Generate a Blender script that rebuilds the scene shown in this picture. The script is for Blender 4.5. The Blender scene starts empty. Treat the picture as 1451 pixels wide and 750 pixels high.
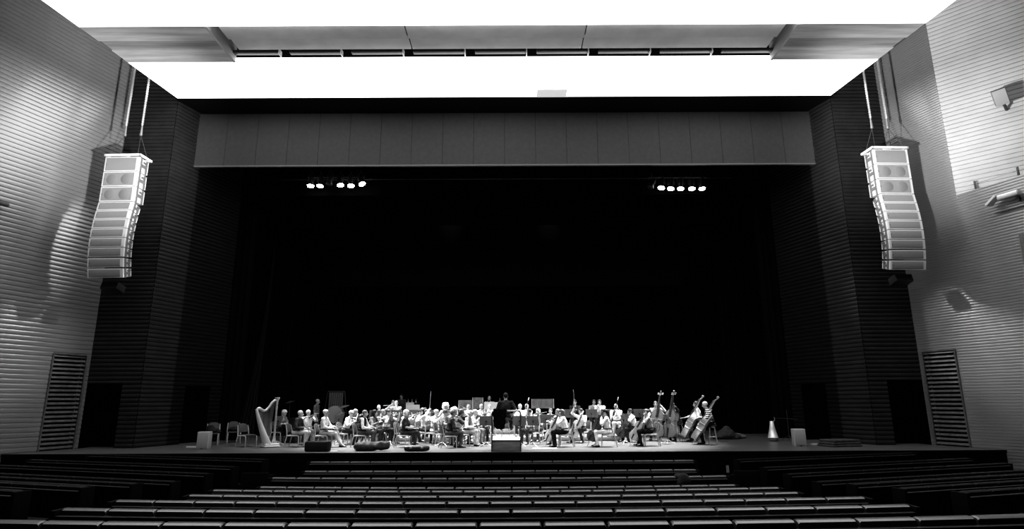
import bpy, math, random
import numpy as np
from mathutils import Vector, Matrix
random.seed(7)
R = math.radians
COL = bpy.context.scene.collection
# ------------------------------------------------------------------ camera model
F = 848.0; TH = math.atan(193 / 848.0); EYE = Vector((0.3, 0.0, 1.67)); ROLL = R(0.25)
def ray(px, py):
    u0 = (px - 725.5) / F; v0 = (375 - py) / F
    cr, sr = math.cos(ROLL), math.sin(ROLL)
    u = u0 * cr + v0 * sr; v = -u0 * sr + v0 * cr
    c, s = math.cos(TH), math.sin(TH)
    return Vector((u, c - v * s, s + v * c))
def at(px, py, Y):
    d = ray(px, py); return EYE + d * (Y / d.y)
def atz(px, py, Z=0.0):
    d = ray(px, py); return EYE + d * ((Z - EYE.z) / d.z)
def xat(px, Y, z):          # world X of picture column px at depth Y, height z
    c, s = math.cos(TH), math.sin(TH)
    dep = Y * c + (z - EYE.z) * s
    up = -Y * s + (z - EYE.z) * c
    v0 = up / dep
    return EYE.x + ((px - 725.5) / F * math.cos(ROLL) + v0 * math.sin(ROLL)) * dep

# ------------------------------------------------------------------ materials
MATS = {}
def mat(name, v, rough=0.6, metal=0.0, spec=0.5, noise=0.0, nscale=8.0, stretch=(1, 1, 1), bump=0.0, emit=0.0, bscale=None, rvar=0.0):
    if name in MATS: return MATS[name]
    m = bpy.data.materials.new(name); m.use_nodes = True
    nt = m.node_tree; b = nt.nodes['Principled BSDF']
    b.inputs['Base Color'].default_value = (v, v, v, 1)
    b.inputs['Roughness'].default_value = rough
    b.inputs['Metallic'].default_value = metal
    b.inputs['Specular IOR Level'].default_value = spec
    if noise or bump or rvar:
        tc = nt.nodes.new('ShaderNodeTexCoord'); mp = nt.nodes.new('ShaderNodeMapping')
        mp.inputs['Scale'].default_value = stretch
        nt.links.new(tc.outputs['Object'], mp.inputs['Vector'])
        n = nt.nodes.new('ShaderNodeTexNoise'); n.inputs['Scale'].default_value = nscale; n.inputs['Detail'].default_value = 4
        nt.links.new(mp.outputs['Vector'], n.inputs['Vector'])
        if noise:
            r = nt.nodes.new('ShaderNodeValToRGB')
            lo = max(0, v * (1 - noise)); hi = min(1, v * (1 + noise))
            r.color_ramp.elements[0].position = .3; r.color_ramp.elements[0].color = (lo, lo, lo, 1)
            r.color_ramp.elements[1].position = .7; r.color_ramp.elements[1].color = (hi, hi, hi, 1)
            nt.links.new(n.outputs['Fac'], r.inputs['Fac']); nt.links.new(r.outputs['Color'], b.inputs['Base Color'])
        if rvar:
            mr = nt.nodes.new('ShaderNodeMapRange'); mr.inputs['From Min'].default_value = .3; mr.inputs['From Max'].default_value = .7
            mr.inputs['To Min'].default_value = max(.03, rough - rvar); mr.inputs['To Max'].default_value = min(1, rough + rvar)
            nt.links.new(n.outputs['Fac'], mr.inputs['Value']); nt.links.new(mr.outputs['Result'], b.inputs['Roughness'])
        if bump:
            bp = nt.nodes.new('ShaderNodeBump'); bp.inputs['Strength'].default_value = bump; bp.inputs['Distance'].default_value = .01
            n2 = nt.nodes.new('ShaderNodeTexNoise'); n2.inputs['Scale'].default_value = bscale or nscale * 4
            nt.links.new(tc.outputs['Object'], n2.inputs['Vector'])
            nt.links.new(n2.outputs['Fac'], bp.inputs['Height']); nt.links.new(bp.outputs['Normal'], b.inputs['Normal'])
    if emit:
        b.inputs['Emission Color'].default_value = (1, 1, 1, 1); b.inputs['Emission Strength'].default_value = emit
    MATS[name] = m
    return m
def grey(v, rough=.75):
    v = round(v, 2)
    return mat('cloth_grey_%02d' % int(v * 100), v, rough, spec=.25, noise=.12, nscale=30, bump=.15)

# ------------------------------------------------------------------ mesh builder
class MB:
    def __init__(s): s.v = []; s.f = []; s.m = []; s.M = Matrix.Identity(4); s.mi = 0
    def add(s, vs, fs):
        o = len(s.v)
        s.v += [tuple(s.M @ Vector(p)) for p in vs]
        s.f += [tuple(i + o for i in f) for f in fs]; s.m += [s.mi] * len(fs)
        return s
    def box(s, x0, x1, y0, y1, z0, z1, bev=0.0):
        b = min(bev, (x1 - x0) * .45, (y1 - y0) * .45, (z1 - z0) * .45)
        if b <= 0:
            v = [(x, y, z) for z in (z0, z1) for y in (y0, y1) for x in (x0, x1)]
            return s.add(v, [(0, 2, 3, 1), (4, 5, 7, 6), (0, 1, 5, 4), (2, 6, 7, 3), (0, 4, 6, 2), (1, 3, 7, 5)])
        def ring(i, z):
            x0_, x1_, y0_, y1_ = x0 + i, x1 - i, y0 + i, y1 - i
            c = b - i if i < b else 0
            c = max(c, b * .3)
            return [(x0_ + c, y0_, z), (x1_ - c, y0_, z), (x1_, y0_ + c, z), (x1_, y1_ - c, z), (x1_ - c, y1_, z), (x0_ + c, y1_, z), (x0_, y1_ - c, z), (x0_, y0_ + c, z)]
        return s.loft([ring(b, z0), ring(b * .3, z0 + b * .3), ring(0, z0 + b), ring(0, z1 - b), ring(b * .3, z1 - b * .3), ring(b, z1)])
    def loft(s, rings, close=True, cap=True):
        n = len(rings[0]); v = [p for r in rings for p in r]; f = []
        for k in range(len(rings) - 1):
            for i in range(n if close else n - 1):
                j = (i + 1) % n
                f.append((k * n + i, k * n + j, (k + 1) * n + j, (k + 1) * n + i))
        if cap and close:
            f.append(tuple(reversed(range(n)))); f.append(tuple((len(rings) - 1) * n + i for i in range(n)))
        return s.add(v, f)
    def tube(s, pts, rad, seg=8, cap=True, flat=1.0):
        pts = [Vector(p) for p in pts]
        if not hasattr(rad, '__len__'): rad = [rad] * len(pts)
        rings = []; ref = None
        for i, p in enumerate(pts):
            a = pts[max(0, i - 1)]; b = pts[min(len(pts) - 1, i + 1)]
            t = (b - a).normalized()
            if ref is None:
                ref = Vector((0, 0, 1)) if abs(t.z) < .9 else Vector((0, 1, 0))
            n = (ref - t * ref.dot(t))
            if n.length < 1e-5: n = t.orthogonal()
            n.normalize(); ref = n
            q = t.cross(n)
            rings.append([p + (n * math.cos(2 * math.pi * k / seg) * flat + q * math.sin(2 * math.pi * k / seg)) * rad[i] for k in range(seg)])
        return s.loft(rings, cap=cap)
    def lathe(s, prof, seg=16, cap=True):   # about z: (r, z)
        return s.loft([[(max(r, 1e-4) * math.cos(2 * math.pi * k / seg), max(r, 1e-4) * math.sin(2 * math.pi * k / seg), z) for k in range(seg)] for r, z in prof], cap=cap)
    def ball(s, c, r, seg=10, rings=7):
        if not hasattr(r, '__len__'): r = (r, r, r)
        o = s.M; s.M = o @ Matrix.Translation(c) @ Matrix.Diagonal((r[0], r[1], r[2], 1))
        s.lathe([(math.sin(math.pi * k / rings), -math.cos(math.pi * k / rings)) for k in range(rings + 1)], seg); s.M = o
        return s
    def build(s, name, mats, parent=None, smooth=40, loc=None):
        me = bpy.data.meshes.new(name); me.from_pydata(s.v, [], s.f)
        if not isinstance(mats, (list, tuple)): mats = [mats]
        for m in mats: me.materials.append(m)
        if len(mats) > 1: me.polygons.foreach_set('material_index', s.m)
        if smooth:
            me.polygons.foreach_set('use_smooth', [True] * len(me.polygons)); me.set_sharp_from_angle(angle=R(smooth))
        me.update()
        o = bpy.data.objects.new(name, me); COL.objects.link(o)
        if parent: o.parent = parent
        if loc: o.location = loc
        return o
def tag(o, label, cat, group=None, kind=None):
    o['label'] = label; o['category'] = cat
    if group: o['group'] = group
    if kind: o['kind'] = kind
    return o
def thing(name, label, cat, loc=(0, 0, 0), rz=0.0, group=None, M=None):
    o = bpy.data.objects.new(name, None); COL.objects.link(o); o.empty_display_size = .1
    if M is not None: o.matrix_world = M
    else: o.location = loc; o.rotation_euler = (0, 0, rz)
    return tag(o, label, cat, group)
def struct(o): o['kind'] = 'structure'; return o
def dup(root, label, M=None, group=None, loc=None, rz=0.0):
    r = root.copy(); COL.objects.link(r)
    if M is not None: r.matrix_world = M
    else: r.location = loc; r.rotation_euler = (0, 0, rz)
    r['label'] = label
    if group: r['group'] = group
    elif 'group' in r: del r['group']
    for ch in list(root.children):
        c = ch.copy(); COL.objects.link(c); c.parent = r
        for g in list(ch.children):
            d = g.copy(); COL.objects.link(d); d.parent = c
    return r
PROTO = {}
def inst(key, make, label, M, group=None):
    """first use places the prototype itself, later ones copy it with its parts"""
    if key not in PROTO:
        t = make(); PROTO[key] = t; t.matrix_world = M; t['label'] = label
        if group: t['group'] = group
        return t
    return dup(PROTO[key], label, M, group)
def frame(o, up, front):    # z along up, y along front
    z = Vector(up).normalized(); y = Vector(front); y = (y - z * y.dot(z)).normalized(); x = y.cross(z)
    M = Matrix.Identity(4)
    for i in range(3): M[i][0] = x[i]; M[i][1] = y[i]; M[i][2] = z[i]; M[i][3] = o[i]
    return M
def place(x, y, z, rz): return Matrix.Translation((x, y, z)) @ Matrix.Rotation(rz, 4, 'Z')
# ================================================================== THE HALL
AZ = R(18.7); SA, CA = math.sin(AZ), math.cos(AZ)
YF = 23.23           # dark walls facing the audience
XC, XR = 15.9, 13.85 # outer corner / edge of the reveal
ZC = 14.12           # white ceiling panels
M_metal = mat('wall_slats_satin', .34, .27, metal=.50, spec=.3, noise=.06, nscale=.5, stretch=(1, 1, .3))
nt = M_metal.node_tree; _b = nt.nodes['Principled BSDF']      # brushed along the slats: reflections stretch vertically
_t = nt.nodes.new('ShaderNodeTangent'); _t.direction_type = 'RADIAL'; _t.axis = 'Z'; nt.links.new(_t.outputs['Tangent'], _b.inputs['Tangent'])
_b.inputs['Roughness'].default_value = .25; _b.inputs['Anisotropic'].default_value = .86; _b.inputs['Anisotropic Rotation'].default_value = .25
M_louv = mat('louvre_slats', .20, .4, metal=.6, noise=.2, nscale=5)
M_coarse = mat('wall_slats_white', .45, .7, metal=.0, spec=.4, noise=.05, nscale=1.5)
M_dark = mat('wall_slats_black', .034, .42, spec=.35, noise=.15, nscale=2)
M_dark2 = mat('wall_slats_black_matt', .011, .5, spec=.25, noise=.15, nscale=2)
M_black = mat('void_black', .0015, 1.0, spec=0)
M_soffit = mat('soffit_black', .012, .9, spec=.1)
M_ceilglow = mat('ceiling_white_glow', .9, .8, emit=2.3)  # added glow stands in for light thrown up at the panels
M_panel = mat('recess_grey', .52, .7, spec=.2, noise=.08, nscale=1.2)
M_wood = mat('wood_veneer_grey', .55, .55, spec=.3, noise=.22, nscale=1.3, stretch=(.35, 3.5, 1))
M_woodd = mat('wood_veneer_dark', .35, .55, spec=.3, noise=.22, nscale=1.3, stretch=(.35, 3.5, 1))
M_trim = mat('trim_light', .5, .5)
M_steel = mat('steel_light', .6, .35, metal=.6)
M_steeld = mat('steel_dark', .10, .4, metal=.5)
M_rubber = mat('black_plastic', .012, .5)
M_pelmet = mat('pelmet_grey', .085, .8, spec=.2, noise=.06, nscale=6, bump=.1)
M_floor = mat('stage_floor', .13, .42, spec=.4, noise=.18, nscale=1.6, stretch=(.6, 3, 1), rvar=.08)
M_drape = mat('drape_black', .004, .95, spec=.02)
M_drapel = mat('drape_edge', .030, .9, spec=.05)
M_aud = mat('auditorium_carpet', .004, .95, spec=.02)

def ribs(mb, A, d, n, u0, u1, z0, z1, pitch, depth, bulge, tilt=0.0):
    """horizontal slats on a vertical wall through A along d, facing n, as real geometry"""
    A = Vector(A); d = Vector(d); n = Vector(n)
    k0 = math.floor(z0 / pitch); k1 = math.ceil(z1 / pitch)
    prof = []
    for k in range(k0, k1):
        z = k * pitch; g = pitch * .11
        prof += [(z, -depth), (z + g, -depth)]
        for i in range(6):
            t = i / 5
            prof.append((z + g + (pitch * .93 - g) * t, bulge * (1 - (2 * t - 1) ** 2) + tilt * (t - .5)))
        for a in (.3, .6, 1.0):         # rounded upper lip of every slat
            prof.append((z + pitch * (.93 + .07 * math.sin(a * math.pi / 2)), tilt * .5 - depth * .55 * (1 - math.cos(a * math.pi / 2))))
    prof = [(min(max(z, z0), z1), w) for z, w in prof]
    vs = []; fs = []
    for z, w in prof:
        for u in (u0, u1):
            p = A + d * u + n * w; vs.append((p.x, p.y, z))
    for i in range(len(prof) - 1):
        if prof[i + 1][0] - prof[i][0] < 1e-6 and abs(prof[i + 1][1] - prof[i][1]) < 1e-6: continue
        fs.append((2 * i, 2 * i + 1, 2 * i + 3, 2 * i + 2))
    mb.add(vs, fs)
def quad(mb, *p): mb.add(p, [tuple(range(len(p)))])

ZT = 16.9; ZB = -1.6
louver_things = []
for sgn, side in ((-1, 'left'), (1, 'right')):
    d = Vector((sgn * SA, -CA, 0)); n = Vector((-sgn * CA, -SA, 0))   # side wall runs towards the audience
    A = Vector((sgn * XC, YF, 0))
    w = MB()
    lu0, lu1, lz0, lz1 = .18, 1.42, -.15, 3.42                         # louvre opening
    if side == 'left':
        ribs(w, A, d, n, lu1, 15, ZB, ZT, .165, .03, .004, .002)
        ribs(w, A, d, n, 0, lu0, ZB, ZT, .165, .03, .004, .002)
        ribs(w, A, d, n, lu0, lu1, lz1, ZT, .165, .03, .004, .002)
        ribs(w, A, d, n, lu0, lu1, ZB, lz0, .165, .03, .004, .002)
    else:
        zl = 8.98; ue = 2.42
        ribs(w, A, d, n, 0, lu0, ZB, ZT, .10, .017, .002, .001)
        ribs(w, A, d, n, lu0, lu1, lz1, ZT, .10, .017, .002, .001)
        ribs(w, A, d, n, lu0, lu1, ZB, lz0, .10, .017, .002, .001)
        ribs(w, A, d, n, lu1, ue, ZB, ZT, .10, .017, .002, .001)
        ribs(w, A, d, n, ue, 15, ZB, zl, .10, .017, .002, .001)
    struct(w.build('wall_' + side, M_metal))
    if side == 'right':
        # ledge and the set back upper wall
        E0 = A + d * ue; a2 = R(44)
        d2 = Vector((math.sin(a2), -math.cos(a2), 0)); n2 = Vector((-math.cos(a2), -math.sin(a2), 0))
        w = MB(); ribs(w, E0, d2, n2, 0, 14, zl - .1, ZT + 1, .165, .045, .004, .018)
        struct(w.build('wall_right_upper', M_coarse))
        w = MB(); p = [E0, E0 + d * 12.5, E0 + d2 * 14]
        quad(w, *[(q.x, q.y, zl) for q in p]); struct(w.build('trim_1', M_coarse))
    # back of louvre box
    w = MB(); p0 = A + d * lu0 - n * .22; p1 = A + d * lu1 - n * .22
    quad(w, (p0.x, p0.y, lz0), (p1.x, p1.y, lz0), (p1.x, p1.y, lz1), (p0.x, p0.y, lz1)); struct(w.build('trim_2' if sgn < 0 else 'trim_3', M_black))
    t = thing('louvre_grille', 'tall louvred grille low on the %s side wall beside the dark wall' % side, 'grille', (A.x, A.y, 0))
    rot = Matrix.Identity(4)
    for i in range(3): rot[i][0] = d[i]; rot[i][1] = n[i]; rot[i][2] = (0, 0, 1)[i]
    fr = MB(); fr.M = rot
    fr.box(lu0 - .03, lu0 + .03, -.06, .04, lz0, lz1); fr.box(lu1 - .03, lu1 + .03, -.06, .04, lz0, lz1)
    fr.box(lu0, lu1, -.06, .04, lz1 - .03, lz1 + .03); fr.box(lu0 + .13, lu0 + .16, -.10, -.03, lz0, lz1)
    fr.build('frame', M_louv, t)
    nb = 23
    for k in range(nb):
        b = MB(); z = lz0 + (k + .5) * (lz1 - lz0) / nb
        b.M = rot @ Matrix.Translation(((lu0 + lu1) / 2, -.03, z)) @ Matrix.Rotation(R(28), 4, 'X')
        b.box(-(lu1 - lu0) / 2 + .03, (lu1 - lu0) / 2 - .03, -.03, .03, -.05, .045, .012); b.build('slat', M_louv, t)
    # dark wall facing the audience, with a black doorway next to the corner
    w = MB(); Bv = Vector((sgn * XR, YF, 0)); dd = Vector((sgn, 0, 0)); nn = Vector((0, -1, 0))
    Lw = XC - XR; do0 = Lw - 1.35; dz = 2.38
    ribs(w, Bv, dd, nn, 0, Lw, dz, ZT, .165, .03, .02, .015)
    ribs(w, Bv, dd, nn, 0, do0, ZB, dz, .165, .03, .02, .015)
    struct(w.build('wall_front_' + side, M_dark))
    w = MB(); xa, xb = sorted((sgn * (XR + do0), sgn * XC))
    quad(w, (xa, YF + .8, -1), (xb, YF + .8, -1), (xb, YF + .8, dz), (xa, YF + .8, dz))
    quad(w, (xa, YF, dz), (xb, YF, dz), (xb, YF + .8, dz), (xa, YF + .8, dz))
    xe = sgn * (XR + do0); quad(w, (xe, YF, -1), (xe, YF + .8, -1), (xe, YF + .8, dz), (xe, YF, dz))
    xe = sgn * XC; quad(w, (xe, YF, -1), (xe, YF + .8, -1), (xe, YF + .8, dz), (xe, YF, dz))
    struct(w.build('door_%d' % (1 if sgn < 0 else 2), M_black))
    # reveal running in to the stage, two panels, doorway in the second
    dr = Vector((-sgn * SA, CA, 0)); nr = Vector((-sgn * CA, -SA, 0))
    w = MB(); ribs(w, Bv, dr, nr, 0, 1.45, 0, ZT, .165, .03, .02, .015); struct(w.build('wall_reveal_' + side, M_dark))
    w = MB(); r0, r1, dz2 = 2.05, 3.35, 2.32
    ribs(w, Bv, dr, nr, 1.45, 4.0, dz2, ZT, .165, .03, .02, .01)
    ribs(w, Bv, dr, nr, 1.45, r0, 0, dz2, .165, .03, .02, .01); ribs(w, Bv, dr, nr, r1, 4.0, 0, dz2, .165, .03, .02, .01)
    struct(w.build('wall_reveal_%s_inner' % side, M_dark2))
    w = MB(); a = Bv + dr * r0 - nr * .5; b = Bv + dr * r1 - nr * .5; a0 = Bv + dr * r0; b0 = Bv + dr * r1
    for p, q in ((a, b), (a0, a), (b, b0)): quad(w, (p.x, p.y, 0), (q.x, q.y, 0), (q.x, q.y, dz2), (p.x, p.y, dz2))
    quad(w, (a.x, a.y, dz2), (b.x, b.y, dz2), (b0.x, b0.y, dz2), (a0.x, a0.y, dz2))
    struct(w.build('door_%d' % (3 if sgn < 0 else 4), M_black))
    # the stage house behind the reveal
    w = MB(); e = Bv + dr * 4.0
    quad(w, (e.x, e.y, 0), (e.x + sgn * 6, e.y, 0), (e.x + sgn * 6, e.y, ZT), (e.x, e.y, ZT))
    quad(w, (e.x + sgn * 6, e.y, 0), (e.x + sgn * 6, 40, 0), (e.x + sgn * 6, 40, ZT), (e.x + sgn * 6, e.y, ZT))
    struct(w.build('wall_stage_' + side, M_black))

w = MB(); quad(w, (-19, 40, 0), (19, 40, 0), (19, 40, ZT), (-19, 40, ZT)); struct(w.build('wall_back', M_black))
# stage floor and its front
w = MB(); YS = 20.80
w.box(-19, 19, YS, 40, -.03, 0); struct(w.build('floor', M_floor))
w = MB(); w.box(-19, 19, YS + .02, YS + .2, -1.3, -.035); struct(w.build('wall_stage_front', mat('stage_front_black', .003, .8, spec=.04)))
w = MB(); w.box(-19, 19, YS - .012, YS + .03, -.075, -.004); struct(w.build('trim_4', mat('stage_edge_black', .006, .6, spec=.1)))
# auditorium floor: flat in front, then shallow steps towards the camera
w = MB(); w.box(-24, 24, 11.5, YS, -1.5, -.86)
for k in range(8): w.box(-24, 24, 11.5 - 1.3 * (k + 1), 11.5 - 1.3 * k, -1.5, -.86 + .125 * (k + 1) - .03)
struct(w.build('floor_auditorium', M_aud))
# black ceiling of the stage house, soffit behind the white panel, pelmet
w = MB(); quad(w, (-19, YF, 15.0), (19, YF, 15.0), (19, 40, 15.0), (-19, 40, 15.0)); struct(w.build('ceiling_stage', M_soffit))
w = MB(); w.box(-XR, XR, 22.95, 24.5, ZC + .02, ZC + .3); struct(w.build('trim_5', M_soffit))
pl = thing('proscenium_pelmet', 'wide grey flat pelmet across the top of the stage opening', 'pelmet', (0, 24.36, 11.6))
w = MB(); NP = 20
for k in range(NP):
    xa = -13.55 + 27.1 * k / NP; w.box(xa + .006, xa + 27.1 / NP - .006, -.03, .05, 0.06, 2.5)
w.build('panel', M_pelmet, pl)
w = MB(); w.box(-13.58, 13.58, -.05, .08, 0, .06); w.build('edge_rail', mat('pelmet_rail', .16, .5), pl)
w = MB(); w.box(-13.55, 13.55, -.01, .02, .06, 2.5); w.build('backing', M_soffit, pl)

# ---- white ceiling panels
def slab(name, y0, y1, xh0, xh1, m, z=ZC, th=.18):
    w = MB(); v = [(-xh0, y0), (xh0, y0), (xh1, y1), (-xh1, y1)]
    w.loft([[(x, y, z) for x, y in v], [(x, y, z + th) for x, y in v]]); return struct(w.build(name, m, smooth=0))
def hw(y): return 13.72 + (22.95 - y) * .135
slab('ceiling_far', 20.22, 22.95, hw(20.22), hw(22.95), M_ceilglow)
slab('ceiling_near', 6.0, 18.02, hw(6.0), hw(18.02), M_ceilglow)
# the grey recess between the two white panels
w = MB(); XI = 10.1
quad(w, (-XI, 17.9, 15.55), (XI, 17.9, 15.55), (XI, 20.5, 15.55), (-XI, 20.5, 15.55)); quad(w, (-XI, 20.45, ZC), (XI, 20.45, ZC), (XI, 20.45, 15.55), (-XI, 20.45, 15.55))
quad(w, (-XI, 17.9, ZC + .18), (XI, 17.9, ZC + .18), (XI, 17.9, 15.55), (-XI, 17.9, 15.55)); struct(w.build('ceiling_recess', M_soffit))
# stepped wooden soffits at both ends
for sgn, side in ((-1, 'left'), (1, 'right')):
    for k, (ya, yb, zz, m) in enumerate(((18.02, 18.85, .00, M_wood), (18.85, 19.45, .05, M_woodd), (19.45, 20.22, .00, M_wood))):
        w = MB(); xi = 10.12
        v = [(sgn * xi, ya), (sgn * hw(ya), ya), (sgn * hw(yb), yb), (sgn * xi, yb)]
        if sgn < 0: v = v[::-1]
        w.loft([[(x, y, ZC + zz) for x, y in v], [(x, y, ZC + .3) for x, y in v]]); struct(w.build('ceiling_soffit_%s' % side, m, smooth=0))
    w = MB(); xa, xb = sorted((sgn * 10.12, sgn * 10.04)); w.box(xa, xb, 18.02, 20.22, ZC - .02, ZC + .9); struct(w.build('trim_6' if sgn < 0 else 'trim_7', M_trim))
# hanging grey baffle board seen in the recess, in four lengths, two courses each
xs = [-9.9, -5.0, -.02, 3.6, 9.9]
bf = thing('ceiling_baffle', 'long grey baffle boards hanging in the slot between white ceiling panels', 'ceiling baffle', (0, 18.1, ZC + .10))
bs = [-9.75, -3.35, 2.9, 9.75]
for k in range(3):
    for j in range(2):
        w = MB(); y0 = j * .84; w.box(bs[k] + .015, bs[k + 1] - .015, y0 + .012, y0 + .83, .12 * j, .12 * j + .04, .008); w.build('board', M_panel, bf)
for k in range(9):
    lx = -9.3 + k * 2.3
    t = thing('slot_light', 'small strip light fitting in the ceiling slot, %s along it from the left' % ('first second third fourth fifth sixth seventh eighth ninth'.split()[k]), 'light fitting', (lx, 20.02, ZC + .16), group='strip lights in the ceiling slot')
    w = MB(); w.box(-.95, .95, -.10, .10, .05, .16, .02); w.build('housing', M_steeld, t)
    w = MB(); w.box(.96, 1.0, -.13, .13, -.02, .2); w.build('bracket', mat('bracket_white', .9, .5), t)
# grey shadow patch on the far panel, put in as a thin dimmer plate
w = MB(); w.box(-.62, .62, -.62, .0, -.03, .0); h = w.build('ceiling_shade_patch', mat('shade_patch_grey', .30, .8, emit=.42), loc=(1.98, 22.93, ZC - .005)); tag(h, 'small pale grey shadow patch at the far edge of the white ceiling panel', 'shade patch')

# ---- black masking: backdrop, borders, legs
def drape(name, x0, x1, z0, z1, y, amp, n, m, label, cat='curtain', group=None, taper=None):
    w = MB(); cols = n * 6; rows = 8; vs = []; fs = []
    for r in range(rows + 1):
        t = r / rows
        for c in range(cols + 1):
            u = c / cols
            x = x0 + (x1 - x0) * u
            if taper: x = taper(u, t)
            vs.append((x, y + amp * math.sin(u * n * 2 * math.pi) * (1 - .25 * t) + amp * .4 * math.sin(u * n * 3.3 + 1), z0 + (z1 - z0) * t))
    for r in range(rows):
        for c in range(cols):
            i = r * (cols + 1) + c; fs.append((i, i + 1, i + cols + 2, i + cols + 1))
    w.add(vs, fs); o = w.build(name, m); return tag(o, label, cat, group)
drape('backdrop_curtain', -13, 13, 0, 13, 37.5, .05, 60, M_drape, 'black backdrop curtain closing the rear of the stage')
for k, (y, zb) in enumerate(((27.4, 11.35), (30.0, 10.6), (33.0, 9.9), (35.0, 8.3))):
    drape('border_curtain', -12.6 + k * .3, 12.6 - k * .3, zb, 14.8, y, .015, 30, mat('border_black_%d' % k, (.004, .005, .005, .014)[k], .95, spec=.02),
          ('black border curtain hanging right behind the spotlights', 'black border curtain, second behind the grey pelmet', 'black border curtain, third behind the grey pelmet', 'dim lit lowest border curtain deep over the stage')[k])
for sgn, side in ((-1, 'left'), (1, 'right')):
    for k, y in enumerate((27.6, 31.2, 34.6)):
        drape('leg_curtain', sgn * (11.9 - k * .8), sgn * (14.6 - k * .8), 0, 13, y, .06, 9, M_drape if k else mat('leg_black', .006, .95, spec=.02),
              'black leg curtain on the %s of the stage, %s from the front' % (side, ('first', 'second', 'third')[k]))
def tp(u, t):
    s = (1 - t)
    left = -13.75 - 1.15 * s ** 2.2; right = -13.55 - .45 * s ** 1.5 + .0
    return left + (right - left) * u * (.35 + .65 * s) if t > .02 else left + (right - left) * u
drape('pulled_curtain', 0, 0, 0.02, 11.4, 31.0, .05, 4, M_drapel, 'dark curtain pulled aside into a slanting fold at stage left edge', taper=lambda u, t: tp(u, t) + 1.35)

# ---- fixings on the right side wall, left bracket, wall box speaker
dR = Vector((SA, -CA, 0)); nR = Vector((-CA, -SA, 0)); AR = Vector((XC, YF, 0))
def on_right(u, off, z): p = AR + dR * u + nR * off; return Vector((p.x, p.y, z))
rzR = math.atan2(nR.y, nR.x) + math.pi / 2      # local -y looks out of the wall
rl = thing('ledge_rail', 'thin rail with short posts along the ledge of the right wall', 'rail', on_right(2.5, -.10, 8.98), rzR)
for k, u in enumerate((.55, 1.95, 3.4)):
    w = MB(); w.box(u - .03, u + .03, -.02, .02, 0, .34, .005); w.build('post', M_steeld, rl)
w = MB(); w.tube([(0, 0, .24), (5, 0, .24)], .008, 6); w.build('wire', M_steel, rl)
fl = thing('wall_floodlight', 'silver floodlight on a bracket below the right wall ledge', 'floodlight', on_right(3.95, .05, 8.2), rzR)
w = MB(); w.box(-.05, .62, -.30, -.06, .05, .23, .03); w.build('housing', M_steel, fl)
w = MB(); w.M = Matrix.Translation((-.20, -.2, .10)) @ Matrix.Rotation(R(-35), 4, 'Y'); w.box(-.22, .2, -.16, .12, -.03, .05, .01); w.build('flap', M_steel, fl)
w = MB(); w.box(.42, .5, -.08, .0, -.1, .1); w.box(-.35, .85, -.04, .0, -.30, -.27); w.build('bracket', M_steeld, fl)
w = MB(); w.box(-.45, .45, -.04, .02, -.95, .95, .01); o = w.build('wall_panel', mat('hatch_wall_grey', .13, .6, noise=.1), loc=on_right(4.62, 0.02, 6.05)); o.rotation_euler = (0, 0, rzR); tag(o, 'flat grey access panel set in the right side wall', 'panel')
aL = Vector((-XC, YF, 0)); dL = Vector((-SA, -CA, 0)); nL = Vector((CA, -SA, 0)); pL = aL + dL * 4.12 + nL * .05
lb = thing('wall_bracket_light', 'small bracketed lamp at the edge of the left side wall', 'floodlight', (pL.x, pL.y, 8.2), math.atan2(nL.y, nL.x) + math.pi / 2)
w = MB(); w.box(-.45, .24, -.28, -.08, .0, .12, .02); w.build('housing', M_steeld, lb)
w = MB(); w.box(-.3, .16, -.06, 0, -.30, -.27); w.box(-.1, -.04, -.08, 0, -.28, .05); w.build('bracket', M_steeld, lb)
# boxy surround speaker on the upper right wall
ps = at(1418, 138, 18.95)
sp = thing('wall_speaker', 'small grey box speaker on the upper right wall', 'speaker', ps, R(-38))
w = MB(); w.M = Matrix.Rotation(R(28), 4, 'X') @ Matrix.Rotation(R(-8), 4, 'Y'); w.box(-.20, .20, -.02, .34, -.28, .28, .03); w.build('cabinet', mat('speaker_grey', .16, .5), sp)
w = MB(); w.M = Matrix.Rotation(R(28), 4, 'X') @ Matrix.Rotation(R(-8), 4, 'Y'); w.box(-.19, .19, -.045, -.02, -.27, .27, .015); w.build('grille', mat('grille_grey', .33, .6), sp)
w = MB(); w.tube([(0, .2, 0), (.1, .55, -.12), (.15, .9, -.15)], .05, 8); w.build('bracket', M_steeld, sp)
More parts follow.
